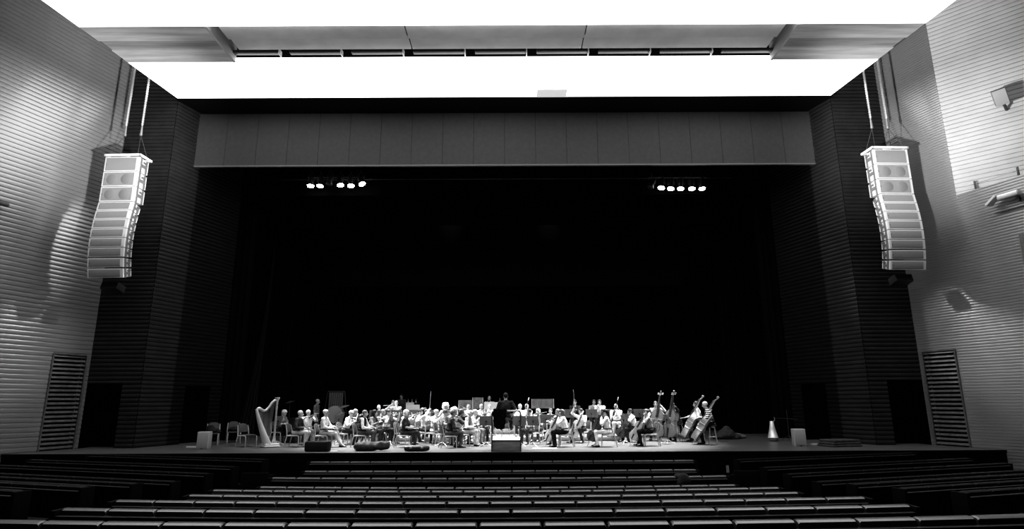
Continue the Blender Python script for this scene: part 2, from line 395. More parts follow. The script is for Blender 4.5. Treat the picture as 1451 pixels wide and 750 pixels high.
# ================================================================== LINE ARRAYS
M_cab = mat('array_cabinet', .75, .5, spec=.3); M_grl = mat('array_grille', .33, .65, noise=.1, nscale=60)
M_grc = mat('array_cone', .27, .6); M_hard = mat('array_hardware', .30, .4, metal=.5)
def line_array(x, y, ztop, sgn, label):
    t = thing('line_array_speaker', label, 'loudspeaker', (x, y, ztop), sgn * R(2))
    W = .665
    fr = MB(); fr.box(-W - .05, W + .05, -.02, .05, -.02, .07, .01); fr.box(-W - .05, -W + .02, -.02, .72, -.02, .07, .01); fr.box(W - .02, W + .05, -.02, .72, -.02, .07, .01)
    fr.box(-W, W, .66, .72, -.02, .07); fr.box(-.1, .1, 0, .72, -.01, .08); fr.build('rigging_frame', M_cab, t)
    pos = Vector((0, .03, -.05)); rows = [(.60, 0, .60)] * 3 + [(.365, a, .50) for a in (11, 9, 6, 2, -2, -6, -10, -14)]
    for k, (h, a, dep) in enumerate(rows):
        big = k < 3
        o = bpy.data.objects.new('speaker_box', None)
        Mx = Matrix.Translation(pos) @ Matrix.Rotation(R(-a), 4, 'X')
        w = MB(); w.M = Mx
        # tapered cabinet: front wide, rear a little lower
        f = [(-W, 0, 0), (W, 0, 0), (W, 0, -h + .025), (-W, 0, -h + .025)]; b = [(-W * .96, dep, -.03), (W * .96, dep, -.03), (W * .96, dep, -h + .06), (-W * .96, dep, -h + .06)]
        w.loft([f, b]); cab = w.build('cabinet', M_cab, t, smooth=0)
        g = MB(); g.M = Mx; g.box(-W + .06, W - .10, -.016, .0, -h + .06, -.04, .006); g.build('grille', M_grl, cab)
        if big and k:
            for sx in (-.28, .28):
                c = MB(); c.M = Mx @ Matrix.Translation((sx - .02, -.017, -h / 2)) @ Matrix.Rotation(R(90), 4, 'X'); c.lathe([(.001, .004), (.19, .004), (.20, .0)], 20); c.build('driver', M_grc, cab)
        for sx in (-1, 1):
            hq = MB(); hq.M = Mx; xa, xb = sorted((sx * W * 1.0, sx * (W + .025)))
            hq.box(xa, xb, .08, .16, -h + .02, 0); hq.box(xa, xb, dep - .2, dep - .12, -h + .04, -.03); hq.box(xa, xb, .16, dep - .2, -h * .6, -h * .4)
            hq.box(xa, xb, .25, .42, -h * .30, -h * .18); hq.build('side_rigging', M_hard, cab)
        lg = MB(); lg.M = Mx; lg.box(-W + .075, -W + .10, -.022, -.015, -h / 2 - .012, -h / 2 + .012); lg.build('badge', M_rubber, cab)
        pos = Mx @ Vector((0, 0, -h - (.02 if k in (8, 9) else 0)))
    bx = MB(); bx.M = Matrix.Translation(pos + Vector((.12 * -sgn * -1, .45, -.05))) @ Matrix.Rotation(R(-16), 4, 'X'); bx.box(-.33, .33, 0, .45, -.26, .02, .02); bx.build('downfill_box', mat('downfill_dark', .03, .5), t)
    for sx in (-1, 1):
        for q in ((sx * (W - .1), .05, .07), (sx * .54, .68, .07)):
            rg = MB(); rg.tube([q, (sx * .32, .4, 1.0)], .012, 6); rg.build('sling', M_steeld, t)
        hk = MB(); hk.tube([(sx * .32, .4, .98), (sx * .32, .4, 1.4)], [.05, .03], 8); hk.ball((sx * .32, .4, 1.05), .06); hk.build('hoist_hook', M_hard, t)
    for sx in (-1, 1):
        c = MB()
        for q in range(90):
            z = 1.4 + q * .05; c.tube([(sx * .32, .4, z), (sx * .32, .4, z + .055)], .045 if q % 2 else .032, 6)
        c.build('hoist_chain', M_steel, t)
    return t
line_array(at(169, 250, 21.3).x, 21.3, 10.85, -1, 'hanging grey line array loudspeaker left of the stage opening')
line_array(at(1267, 245, 21.3).x, 21.3, 11.02, 1, 'hanging grey line array loudspeaker right of the stage opening')

# ================================================================== STAGE SPOTLIGHTS
M_lens = mat('lamp_lens_lit', .9, .3, emit=30.0); M_lensoff = mat('lamp_lens_off', .05, .2); M_can = mat('lamp_body', .11, .5, spec=.4)
ORD = ['first', 'second', 'third', 'fourth', 'fifth', 'sixth']
LAMPS = []
def spot_fix(px, py, Y, tilt, pitch, lit, label):
    p = at(px, py, Y)
    t = thing('stage_spotlight', label, 'spotlight', p, group='spotlights on the stage bars')
    D = Matrix.Rotation(tilt, 4, 'Y') @ Matrix.Rotation(pitch, 4, 'X')
    w = MB(); w.M = D; w.lathe([(.02, .30), (.10, .28), (.115, .20), (.115, -.13), (.15, -.16), (.15, -.20), (.13, -.20)], 16, cap=True); w.build('body', M_can, t)
    w = MB(); w.M = D @ Matrix.Translation((0, 0, -.203)); w.lathe([(.155, 0.0), (.150, -.03), (.09, -.05), (.001, -.055)], 18); w.build('lens', M_lens if lit else M_lensoff, t)
    w = MB(); w.tube([(-.15, 0, 0), (-.15, 0, .30), (0, 0, .40), (.15, 0, .30), (.15, 0, 0)], .014, 6); w.tube([(0, 0, .38), (0, 0, .56)], .02, 6); w.build('yoke', M_hard, t)
    if lit: LAMPS.append((p, D))
for side, data in (('left', ((441, 258, 0, 8, 1), (454, 258, 0, 6, 1), (468, 256, 8, 12, 0), (482, 257, -10, 8, 1), (497, 258, -8, 8, 1), (511, 256, -26, 10, 1))),
                   ('right', ((924, 261, 30, 10, 0), (938, 261, 14, 8, 1), (951, 262, 10, 8, 1), (964.5, 262, 6, 8, 1), (980, 262, 3, 8, 1), (994, 262, -2, 8, 1)))):
    for k, (px, py, tl, pc, lit) in enumerate(data):
        spot_fix(px, py, 26.9, R(tl), R(-pc), lit, '%s black spotlight, %s from the left on the %s stage bar' % ('lit' if lit else 'unlit', ORD[k], side))
    b = MB(); x0 = at(data[0][0] - 5, 250, 26.9); x1 = at(data[-1][0] + 6, 250, 26.9); z = at(480, 251.5, 26.9).z if side == 'left' else at(965, 251.5, 26.9).z
    b.tube([(x0.x, 26.9, z), (x1.x, 26.9, z)], .035, 8); o = b.build('lighting_bar', M_hard); tag(o, 'short metal bar carrying the %s group of spotlights' % side, 'lighting bar')
b = MB(); 
for zz, yy in ((12.7, 27.0), (12.1, 27.2)): b.tube([(-12.4, yy, zz), (12.4, yy, zz)], .03, 6)
o = b.build('lighting_pipe', mat('pipe_dark', .05, .5)); tag(o, 'long dark pipes crossing the stage under the pelmet', 'pipe')
for sgn, side in ((-1, 'left'), (1, 'right')):
    b = MB(); p = at(360 if sgn < 0 else 1068, 262, 27.2); ribs(b, (p.x - 1.0, 27.1, 0), (1, 0, 0), (0, -1, 0), 0, 2.2, p.z - .45, p.z + .45, .165, .03, .02); o = b.build('masking_panel', M_dark2); tag(o, 'dark slatted panel under the pelmet at its %s end' % side, 'panel')

# ================================================================== BENCH SEATING
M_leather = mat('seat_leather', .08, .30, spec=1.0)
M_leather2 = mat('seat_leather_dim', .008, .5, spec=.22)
M_back = mat('seat_back_black', .002, .7, spec=.03); M_lip = mat('seat_lip', .06, .35, spec=.6)
M_end = mat('seat_end_black', .006, .6, spec=.10)
P = .5533
def seat_back_mb():
    w = MB(); h = P / 2 - .012
    prof = [(-.045, -.30), (-.055, -.06), (-.05, -.015), (-.025, 0.0), (.03, .004), (.065, -.012), (.075, -.05), (.06, -.30)]
    xs = [-h, -h + .012, h - .012, h]; ins = [.012, 0, 0, .012]
    rings = []
    for x, i in zip(xs, ins):
        rings.append([(x, y * (1 - i * 4), z - i) for y, z in prof])
    w.loft(rings); return w
sbm = seat_back_mb()
_first = {}
def bench(n, x0, yfun, ztop, label, group, side=None, rot=0, loc=None, tall=.9):
    """a row of n seats seen from behind; x0 first seat centre"""
    t = thing('bench_row', label, 'bench', loc or (0, 0, 0), rot, group)
    back = MB(); xs = [x0 + (i - .5) * P for i in range(n + 1)]
    rings = [[(x, yfun(x) - .10, ztop - .07), (x, yfun(x) - .075, ztop - .07), (x, yfun(x) - .02, ztop - tall), (x, yfun(x) - .06, ztop - tall)] for x in xs]
    back.loft(rings); back.build('back_panel', M_back, t, smooth=20)
    lip = MB(); rings = [[(x, yfun(x) - .115, ztop - .075), (x, yfun(x) - .045, ztop - .070), (x, yfun(x) - .045, ztop - .062), (x, yfun(x) - .115, ztop - .066)] for x in xs]
    lip.loft(rings); lip.build('lip', M_lip, t, smooth=20)
    st = MB(); rings = [[(x, yfun(x) + .05, ztop - .48), (x, yfun(x) + .5, ztop - .46), (x, yfun(x) + .5, ztop - .56), (x, yfun(x) + .05, ztop - .58)] for x in xs]
    st.loft(rings); st.build('seat', M_end, t, smooth=20)
    for e in (xs[0] - .03, xs[-1] + .03):
        w = MB(); y = yfun(e); w.box(e - .03, e + .03, y - .13, y + .12, ztop - tall, ztop - .005, .01); w.build('end_panel', M_end, t)
    for i in range(n):
        x = x0 + i * P; e = .01
        key = 'side' if side else 'mid'
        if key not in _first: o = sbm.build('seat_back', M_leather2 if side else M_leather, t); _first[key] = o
        else: o = _first[key].copy(); COL.objects.link(o); o.parent = t
        o.location = (x, yfun(x), ztop); o.rotation_euler = (0, 0, math.atan2(yfun(x + e) - yfun(x - e), 2 * e))
    return t
rowsC = [('nearest', 741.3, 164), ('second nearest', 723.4, 132), ('third nearest', 711.3, 110), ('fourth nearest', 702.7, 94), ('fifth nearest', 695.5, 82.5), ('sixth nearest', 690.6, 73), ('seventh nearest', 677.5, 65.9), ('eighth nearest', 667, 59.3), ('ninth nearest', 653.8, 52)]
ROWY = []
for k, (nm, py, sc) in enumerate(rowsC):
    dep = F / sc; v = (py - 375) / F
    Y0 = dep * (math.cos(TH) + v * math.sin(TH)); zt = EYE.z + dep * (math.sin(TH) - v * math.cos(TH))
    ROWY.append((Y0, zt))
    n = 18 if k % 2 == 0 else 17
    if k == 8: n = 19
    cf = .011 if k < 7 else .004
    bench(n, -(n - 1) / 2 * P, lambda x, Y0=Y0, cf=cf: Y0 + cf * x * x, zt, 'long dark leather bench row of the middle block, %s to the camera' % nm, 'bench rows of the middle block')
# the side blocks: rows turned to the side walls
names = ['front', 'second', 'third', 'fourth', 'fifth', 'sixth', 'seventh', 'eighth']
L_in = [(376, 651.5), (332.5, 662), (295, 671.7), (247, 683), (191, 686), (120, 691), (26, 697)]
R_in = [(1044, 651.7), (1082, 663), (1116, 672.4), (1158.4, 683.4), (1209, 687), (1277, 693), (1364.5, 698.6)]
for sgn, side in ((-1, 'left'), (1, 'right')):
    for k in range(7):
        Y, zt = ROWY[[8, 7, 6, 5, 4, 3, 2][k]]
        Yi = [17.0, 15.75, 14.35, 12.95, 11.50, 10.15, 8.75][k]
        d_ = ray(*(L_in if sgn < 0 else R_in)[k]); t_ = (sgn * 6.66 - EYE.x) / d_.x; h_ = EYE + d_ * t_; Yi = h_.y + .1; zt = h_.z
        nS = 13 if k else 12
        tilt = sgn * R(17.7)
        xin = 6.66
        # seats run outwards from the aisle, in the bench's own frame
        x0 = (P / 2 + .06) if sgn > 0 else -(P / 2 + .06) - (nS - 1) * P
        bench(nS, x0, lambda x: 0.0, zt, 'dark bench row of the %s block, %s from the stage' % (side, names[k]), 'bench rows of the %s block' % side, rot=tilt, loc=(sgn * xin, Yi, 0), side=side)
# low rails with a small plate, at the pit on both sides
for sgn, side in ((-1, 'left'), (1, 'right')):
    w = MB(); x = sgn * 6.35; w.box(x - .35, x + .35, 16.2, 16.3, -.85, -.12, .01); o = w.build('pit_barrier', M_end); tag(o, 'low black barrier at the front of the %s aisle' % side, 'barrier')
pl_ = at(1031, 665, 16.18); w = MB(); w.box(-.035, .035, -.012, .0, -.09, .09); o = w.build('aisle_plate', mat('plate_white', .35, .5), loc=pl_); tag(o, 'small pale plate on the black barrier by the right aisle', 'plate')
for sgn, side in ((-1, 'left'), (1, 'right')):
    for k in range(4):
        Yk = 12.9 - k * 1.3; w = MB(); x = sgn * 5.95; w.box(x - .45, x + .45, Yk - .15, Yk + .15, -.9, -.86 + .125 * max(0, k - 1) + .03, .01); struct(w.build('trim_%d' % (8 + k + (0 if sgn < 0 else 4)), mat('aisle_step', .05, .5)))
# ================================================================== PEOPLE
M_skin = mat('skin', .46, .6, spec=.3); M_skind = mat('skin_tanned', .30, .6, spec=.3)
M_eye = mat('face_dark', .03, .4); M_shoe = mat('shoe_black', .012, .4); M_shoew = mat('shoe_pale', .55, .6)
class SDF:
    def __init__(s, lo, hi, h):
        s.lo = np.array(lo, dtype=np.float32); s.h = h
        s.n = np.ceil((np.array(hi) - s.lo) / h).astype(int) + 1
        s.a = np.ones(s.n, dtype=np.float32)
    def _sl(s, lo, hi):
        i0 = np.maximum(np.floor((lo - s.lo) / s.h).astype(int), 0); i1 = np.minimum(np.ceil((hi - s.lo) / s.h).astype(int) + 1, s.n)
        if np.any(i1 <= i0): return None
        g = np.meshgrid(*[s.lo[k] + s.h * np.arange(i0[k], i1[k], dtype=np.float32) for k in range(3)], indexing='ij')
        return tuple(slice(i0[k], i1[k]) for k in range(3)), np.stack(g, -1)
    def _mix(s, sl, d, k, sub=False):
        a = s.a[sl]
        if sub:
            d = -d
            hh = np.maximum(k - np.abs(a - d), 0) / k if k else 0
            s.a[sl] = np.maximum(a, d) + hh * hh * k * .25
        else:
            hh = np.maximum(k - np.abs(a - d), 0) / k
            s.a[sl] = np.minimum(a, d) - hh * hh * k * .25
    def cone(s, a, b, ra, rb, k=.03, flat=None, fs=1.0, wob=0.0, ph=0.0):
        a = np.array(a, dtype=np.float32); b = np.array(b, dtype=np.float32); m = max(ra, rb) + k + 2 * s.h + wob
        r = s._sl(np.minimum(a, b) - m, np.maximum(a, b) + m)
        if r is None: return
        sl, p = r; q = p - a; ab = b - a
        if flat is not None:
            f = np.array(flat, dtype=np.float32); q = q + (q @ f)[..., None] * f * (1 / fs - 1); ab = ab + (ab @ f) * f * (1 / fs - 1)
        t = np.clip((q @ ab) / max(1e-9, ab @ ab), 0, 1)
        d = np.linalg.norm(q - t[..., None] * ab, axis=-1) - (ra + (rb - ra) * t)
        if wob: d = d + wob * np.sin(p[..., 0] * 31 + ph) * np.sin(p[..., 2] * 27 + p[..., 1] * 22 + ph * 2)
        s._mix(sl, d, k)
    def ell(s, c, r, k=.02, rot=None, sub=False, wob=0.0, ph=0.0, fr=60):
        c = np.array(c, dtype=np.float32); r = np.array(r, dtype=np.float32); m = r.max() + k + 2 * s.h + wob
        q = s._sl(c - m, c + m)
        if q is None: return
        sl, p = q; d = p - c
        if rot is not None: d = d @ rot
        k0 = np.linalg.norm(d / r, axis=-1); k1 = np.linalg.norm(d / (r * r), axis=-1) + 1e-9
        v = k0 * (k0 - 1) / k1
        if wob: v = v + wob * (np.sin(p[..., 0] * fr + ph) * np.sin(p[..., 1] * fr * .9 + ph) + np.sin(p[..., 2] * fr * 1.1 + ph * 1.7) * .7)
        s._mix(sl, v, k, sub)
    def mesh(s):
        a = s.a; h = s.h; neg = a < 0
        c = np.zeros(s.n - 1, dtype=np.int8)
        offs = [(i, j, k) for i in (0, 1) for j in (0, 1) for k in (0, 1)]
        def sh(o): return tuple(slice(o[q], s.n[q] - 1 + o[q]) for q in range(3))
        for o in offs: c += neg[sh(o)]
        act = np.argwhere((c > 0) & (c < 8))
        if len(act) == 0: return [], []
        idx = -np.ones(s.n - 1, dtype=np.int64); idx[tuple(act.T)] = np.arange(len(act))
        val = np.stack([a[tuple((act + np.array(o)).T)] for o in offs], 1)
        pos = np.zeros((len(act), 3)); cnt = np.zeros(len(act))
        for i in range(8):
            for j in range(i + 1, 8):
                d = np.array(offs[j]) - np.array(offs[i])
                if np.abs(d).sum() != 1: continue
                m = (val[:, i] < 0) != (val[:, j] < 0)
                t = val[m, i] / (val[m, i] - val[m, j])
                pos[m] += np.array(offs[i]) + d * t[:, None]; cnt[m] += 1
        v = s.lo + h * (act + pos / cnt[:, None])
        faces = []
        for ax in range(3):
            b, e = [(1, 2), (2, 0), (0, 1)][ax]
            s0 = [slice(None)] * 3; s1 = [slice(None)] * 3
            s0[ax] = slice(0, -1); s1[ax] = slice(1, None)
            n0 = neg[tuple(s0)]; n1 = neg[tuple(s1)]
            e_ = np.argwhere(n0 != n1)
            ok = (e_[:, b] > 0) & (e_[:, e] > 0) & (e_[:, b] < s.n[b] - 1) & (e_[:, e] < s.n[e] - 1)
            e_ = e_[ok]; fl = n0[tuple(e_.T)]
            ub = np.zeros(3, int); ub[b] = 1; ue = np.zeros(3, int); ue[e] = 1
            q = np.stack([idx[tuple((e_ - o).T)] for o in (ub * 0, ub, ub + ue, ue)], 1)
            q[~fl] = q[~fl][:, ::-1]
            faces.append(q)
        return v.tolist(), np.concatenate(faces).tolist()

def ik(S, T, l1, l2, hint):
    S = Vector(S); T = Vector(T); d = T - S; L = min(d.length, (l1 + l2) * .995); d.normalize(); T = S + d * L
    x = (l1 * l1 - l2 * l2 + L * L) / (2 * L); h = math.sqrt(max(0, l1 * l1 - x * x))
    n = Vector(hint); n = n - d * n.dot(d)
    if n.length < 1e-4: n = Vector((0, 0, -1))
    n.normalize()
    return S + d * x + n * h, T
def rotm(hr, hf, hu): return np.array([[hr[i], hf[i], hu[i]] for i in range(3)], dtype=np.float32)

ARMS = {   # left hand, right hand, left palm, right palm, curl
    'lap': ((-.10, .34, .66), (.12, .32, .66), (0, 0, -1), (0, 0, -1), .35),
    'violin': ((-.22, .50, 1.10), (.20, .44, 1.02), (.6, -.2, .7), (-.2, .2, -1), .75),
    'violin_low': ((-.16, .50, .92), (.22, .44, .86), (.6, -.2, .7), (-.2, .2, -1), .75),
    'rest': ((-.12, .42, .70), (.14, .36, .68), (.3, 0, -.9), (-.2, .1, -1), .7),
    'cello': ((-.18, .24, 1.05), (.31, .46, .64), (.6, -.5, 0), (0, .2, -1), .75),
    'wind': ((-.02, .32, 1.00), (.03, .36, .84), (.5, -.8, 0), (-.5, -.8, 0), .7),
    'flute': ((.02, .24, 1.14), (.26, .20, 1.12), (.2, -.9, .2), (0, -.9, .2), .7),
    'keys': ((-.16, .46, .78), (.18, .46, .78), (0, 0, -1), (0, 0, -1), .35),
    'bowup': ((-.16, .45, .84), (.16, .34, 1.30), (.6, -.2, .7), (-.9, .1, 0), .85),
    'hang': ((-.26, .06, .78), (.26, .06, .78), (1, 0, 0), (-1, 0, 0), .35),
}
def person(label, px, Y, z0, az, arms='lap', stand=False, lean=8, twist=0, head=(0, 0), s=1.0, female=False, hair='short', hairv=.03,
           top=.75, sleeve='long', legs=.03, shoe='dark', skin=None, feet=None, seat=.45, vest=None, tgt=None, x=None, pat=None, wide=1.0, glasses=False, hairwob=0.0):
    """a whole figure; px is the picture column of the pelvis. Local frame: +y is the way the person faces."""
    skin = skin or M_skin; s *= 1.055
    if z0 < .05 and not (21.6 < Y < 21.9): Y += .5
    X = xat(px, Y, z0 + (1.0)) if x is None else x
    root = thing('person', label, 'person', (X, Y, z0), -R(az))
    hz = (.93 if stand else seat + .085) * (s if stand else 1)
    a = R(lean); U = Vector((0, math.sin(a), math.cos(a))); Fw = Vector((0, math.cos(a), -math.sin(a)))
    tw = R(twist); Rt = Vector((math.cos(tw), math.sin(tw), 0))      # shoulder line; + twist turns to the left
    Ff = Vector((-math.sin(tw) * math.cos(a), math.cos(tw) * math.cos(a), -math.sin(a)))
    Pv = Vector((0, 0, hz)); sw = (.158 if female else .185) * s * wide
    waist = Pv + U * .15 * s; chest = Pv + U * .33 * s; sh = Pv + U * .445 * s; neck = Pv + U * .50 * s
    yaw, pit = R(head[0]), R(head[1])    # + yaw left, + pitch down
    hf = Vector((-math.sin(tw + yaw) * math.cos(pit), math.cos(tw + yaw) * math.cos(pit), -math.sin(pit)))
    hr = Vector((math.cos(tw + yaw), math.sin(tw + yaw), 0)); hu = hr.cross(hf)
    HC = neck + (U * .6 + hu * .4).normalized() * .155 * s + hf * .02
    LT, RT, lp, rp, curl = ARMS[arms]
    if tgt: LT, RT = tgt.get('L', LT), tgt.get('R', RT); lp, rp = tgt.get('lp', lp), tgt.get('rp', rp)
    dz = 0 if not stand else 0
    Ls, Rs = sh - Rt * sw, sh + Rt * sw
    Le, Lw = ik(Ls, Vector(LT), .29 * s, .26 * s, tgt.get('lh', (-.55, -.25, -.8)) if tgt else (-.55, -.25, -.8))
    Re, Rw = ik(Rs, Vector(RT), .29 * s, .26 * s, tgt.get('rh', (.55, -.25, -.8)) if tgt else (.55, -.25, -.8))
    hw_ = .085 if female else .09
    if stand: ft = feet or ((-.11, 0, 0), (.11, .04, 0)); khint = (0, 1, 0)
    else: ft = feet or ((-.13, .44, 0), (.13, .46, 0)); khint = (0, .6, 1)
    Lh, Rh = Pv + Vector((-hw_, .01, -.03)), Pv + Vector((hw_, .01, -.03))
    Lk, La = ik(Lh, Vector(ft[0]) + Vector((0, 0, .085)), .44 * s, .43 * s, khint)
    Rk, Ra = ik(Rh, Vector(ft[1]) + Vector((0, 0, .085)), .44 * s, .43 * s, khint)
    pts = [Pv, neck, HC, Ls, Rs, Le, Re, Lw, Rw, Lk, Rk, La, Ra]
    lo = [min(p[i] for p in pts) - .23 for i in range(3)]; hi = [max(p[i] for p in pts) + .23 for i in range(3)]
    t = lambda v: tuple(v)
    # ---- body
    g = SDF(lo, hi, .0125)
    fl = t(Ff)
    g.cone(t(Pv), t(waist), .150, .125, .04, fl, .72); g.cone(t(waist), t(chest), .125, .15 * wide, .05, fl, .70); g.cone(t(chest), t(sh), .15 * wide, .10, .05, fl, .68)
    g.cone(t(Ls), t(Rs), .052, .052, .05); g.cone(t(neck - U * .05), t(HC - hu * .03), .056, .050, .03)
    for S_, E_, W_ in ((Ls, Le, Lw), (Rs, Re, Rw)): g.cone(t(S_), t(E_), .050, .040, .03); g.cone(t(E_), t(W_), .040, .027, .02)
    for H_, K_, A_ in ((Lh, Lk, La), (Rh, Rk, Ra)): g.cone(t(H_), t(K_), .082, .056, .04); g.cone(t(K_), t(A_), .054, .036, .03); g.cone(t(A_), t(A_ + Vector((0, .12, -.045))), .036, .028, .02)
    rm = rotm(hr, hf, hu)
    hd = lambda x, y, z: t(HC + hr * x + hf * y + hu * z)
    g.ell(hd(0, -.012, .032), (.076, .096, .088), .02, rm); g.ell(hd(0, .022, -.035), (.060, .072, .085), .03, rm); g.ell(hd(0, .058, -.092), (.034, .028, .026), .025, rm)
    g.cone(hd(0, .090, .005), hd(0, .110, -.032), .010, .016, .012)
    for q in (-1, 1): g.ell(hd(q * .078, -.008, -.010), (.012, .022, .032), .008, rm)
    hands = []
    for W_, E_, pn, q in ((Lw, Le, lp, -1), (Rw, Re, rp, 1)):
        d = (W_ - E_).normalized(); n = Vector(pn); n = (n - d * n.dot(d)); n = n.normalized() if n.length > .05 else d.orthogonal().normalized()
        sd = d.cross(n) * (1 if q > 0 else -1)    # thumb side
        if sd.dot(Vector((-q, .2, .4))) < 0: sd = -sd
        c = W_ + d * .055; g.ell(t(c), (.040, .052, .020), .02, rotm(sd, d, n)); hands.append((W_, d, n, sd))
    v, f = g.mesh()
    b = MB(); b.add(v, f)
    for W_, d, n, sd in hands:
        for k, (off, ln) in enumerate(((.030, .070), (.010, .080), (-.010, .074), (-.029, .058))):
            p = W_ + d * .085 + sd * off; dd = d.copy(); P_ = [p - d * .02]
            for j, fr_ in enumerate((.45, .30, .25)):
                P_.append(p.copy()); ang = curl * (.6 + .25 * j); dd = (dd * math.cos(ang) + n * math.sin(ang)).normalized(); n2 = n
                p = p + dd * ln * fr_
            P_.append(p); b.tube(P_, [.010, .010, .009, .008, .006], 6)
        p = W_ + d * .030 + sd * .030; q1 = (d * .65 + sd * .65 + n * .35).normalized(); q2 = (d * .8 + n * .6).normalized()
        b.tube([p - q1 * .01, p + q1 * .035, p + q1 * .035 + q2 * .028], [.013, .011, .007], 6)
    b.mi = 1
    if hf.y is not None:
        for q in (-1, 1):
            b.ball(hd(q * .030, .083, .006), .011, 8, 5); b.tube([hd(q * .014, .094, .026), hd(q * .032, .090, .031), hd(q * .050, .078, .025)], .005, 5)
        b.tube([hd(-.022, .086, -.064), hd(0, .094, -.062), hd(.022, .086, -.064)], .005, 5)
    b.build('body', [skin, M_eye], root, smooth=80)
    # ---- upper garment
    ph = random.uniform(0, 6); w_ = .009
    g = SDF(lo, hi, .015)
    g.cone(t(Pv - U * .02), t(waist), .172, .150, .04, fl, .74, w_, ph); g.cone(t(waist), t(chest), .150, .168 * wide, .05, fl, .72, w_, ph); g.cone(t(chest), t(sh), .168 * wide, .112, .05, fl, .70, w_, ph)
    g.cone(t(Ls), t(Rs), .066, .066, .05)
    if not vest:
        for S_, E_, W_ in ((Ls, Le, Lw), (Rs, Re, Rw)):
            if sleeve == 'long': g.cone(t(S_), t(E_), .066, .056, .03, wob=w_, ph=ph); g.cone(t(E_), t(W_ - (W_ - E_) * .06), .055, .040, .02, wob=w_ * .7, ph=ph)
            elif sleeve == 'short': g.cone(t(S_), t(S_ + (E_ - S_) * .75), .068, .062, .03, wob=w_, ph=ph)
    v, f = g.mesh(); b = MB(); b.add(v, f)
    nm = 'jacket' if (top < .1 and sleeve == 'long') else 'shirt'
    b.build('waistcoat' if vest else nm, pat or grey(top), root, smooth=80)
    if vest:
        g = SDF(lo, hi, .014)
        for S_, E_, W_ in ((Ls, Le, Lw), (Rs, Re, Rw)):
            g.cone(t(S_), t(E_), .068, .056, .03, wob=w_, ph=ph)
            if sleeve == 'long': g.cone(t(E_), t(W_ - (W_ - E_) * .06), .055, .040, .02, wob=w_ * .7, ph=ph)
        v, f = g.mesh(); b = MB(); b.add(v, f); b.build('shirt', grey(vest), root, smooth=80)
    # collar
    c = MB(); ca = neck - U * .03; c.tube([ca + (Rt * math.cos(q) * .072 + Ff * math.sin(q) * .066) + U * (.0 - .02 * math.sin(q)) for q in [k * math.pi / 6 for k in range(13)]], .014, 6, cap=False); c.build('collar', grey(vest or top) if not pat else pat, root, smooth=80)
    # ---- trousers
    g = SDF(lo, hi, .015)
    g.ell(t(Pv + Vector((0, 0, .0))), (.165, .135, .13), .03)
    for H_, K_, A_ in ((Lh, Lk, La), (Rh, Rk, Ra)):
        g.cone(t(H_), t(K_), .100, .072, .04, wob=w_, ph=ph); g.cone(t(K_), t(A_ - (A_ - K_) * .02), .070, .056, .03, wob=w_, ph=ph)
    v, f = g.mesh(); b = MB(); b.add(v, f); b.build('trousers', grey(legs), root, smooth=80)
    bl = MB(); bc = Pv + U * .105 * s; bl.tube([bc + Rt * (math.cos(q) * .171) + Ff * (math.sin(q) * .132) for q in [k * math.pi / 10 for k in range(21)]], .017, 6, cap=False); bl.build('belt', M_shoe if legs > .08 else grey(.03), root, smooth=80)
    # ---- shoes
    for A_, ft_ in ((La, ft[0]), (Ra, ft[1])):
        if 'shoe' not in PROTO:
            m = MB(); rings = []
            for y, hw2, hh in ((-.075, .022, .055), (-.06, .036, .085), (0.0, .040, .095), (.06, .040, .075), (.13, .046, .052), (.18, .040, .040), (.205, .018, .025)):
                rings.append([(hw2 * math.cos(q), y, max(0.0, hh * .5 + hh * .5 * math.sin(q) * 1.0)) for q in [2 * math.pi * k / 10 for k in range(10)]])
            m.loft(rings); PROTO['shoe'] = m
        o = PROTO['shoe'].build('shoe', M_shoew if shoe == 'light' else M_shoe, root, smooth=60)
        o.location = (A_.x, A_.y, A_.z - .085)
        o.rotation_euler = (0, 0, -math.atan2(ft_[0], 1.4))
    # ---- hair
    if hair != 'bald':
        g = SDF([HC[i] - .32 for i in range(3)], [HC[i] + .28 for i in range(3)], .011)
        if hair == 'fringe':
            g.ell(hd(0, -.03, -.005), (.084, .088, .062), .01, rm, wob=.003); g.ell(hd(0, .0, .085), (.070, .10, .055), .01, rm, sub=True)
        elif hair == 'short': g.ell(hd(0, -.020, .038), (.086, .104, .096), .01, rm, wob=.0035, fr=90)
        elif hair == 'long':
            g.ell(hd(0, -.020, .036), (.090, .106, .098), .01, rm, wob=.003)
            g.cone(hd(0, -.06, .0), hd(0, -.075, -.17), .082, .060, .03, wob=.005)
            for q in (-1, 1): g.cone(hd(q * .066, -.01, .0), hd(q * .078, .005, -.15), .036, .030, .02, wob=.004)
        elif hair == 'bob':
            g.ell(hd(0, -.020, .036), (.092, .108, .098), .01, rm, wob=.003); g.cone(hd(0, -.045, .0), hd(0, -.05, -.07), .088, .082, .03, wob=.005)
            for q in (-1, 1): g.cone(hd(q * .072, .0, .0), hd(q * .078, .012, -.07), .032, .030, .02, wob=.004)
        elif hair == 'bun': g.ell(hd(0, -.020, .036), (.085, .103, .094), .01, rm); g.ell(hd(0, -.13, .03), (.042, .042, .042), .015, rm, wob=.002)
        elif hair == 'tail':
            g.ell(hd(0, -.020, .036), (.086, .104, .095), .01, rm); g.cone(hd(0, -.11, .02), hd(0, -.13, -.16), .030, .020, .02, wob=.004)
        elif hair == 'curly': g.ell(hd(0, -.025, .035), (.104, .118, .110), .015, rm, wob=.010, fr=75, ph=ph); g.cone(hd(0, -.05, -.02), hd(0, -.06, -.07), .085, .075, .03, wob=.01)
        elif hair == 'fluffy':
            g.ell(hd(0, -.025, .045), (.150, .140, .140), .02, rm, wob=.016, fr=52, ph=ph); g.cone(hd(-.05, -.05, -.03), hd(.05, -.05, -.05), .110, .110, .03, wob=.014, ph=ph)
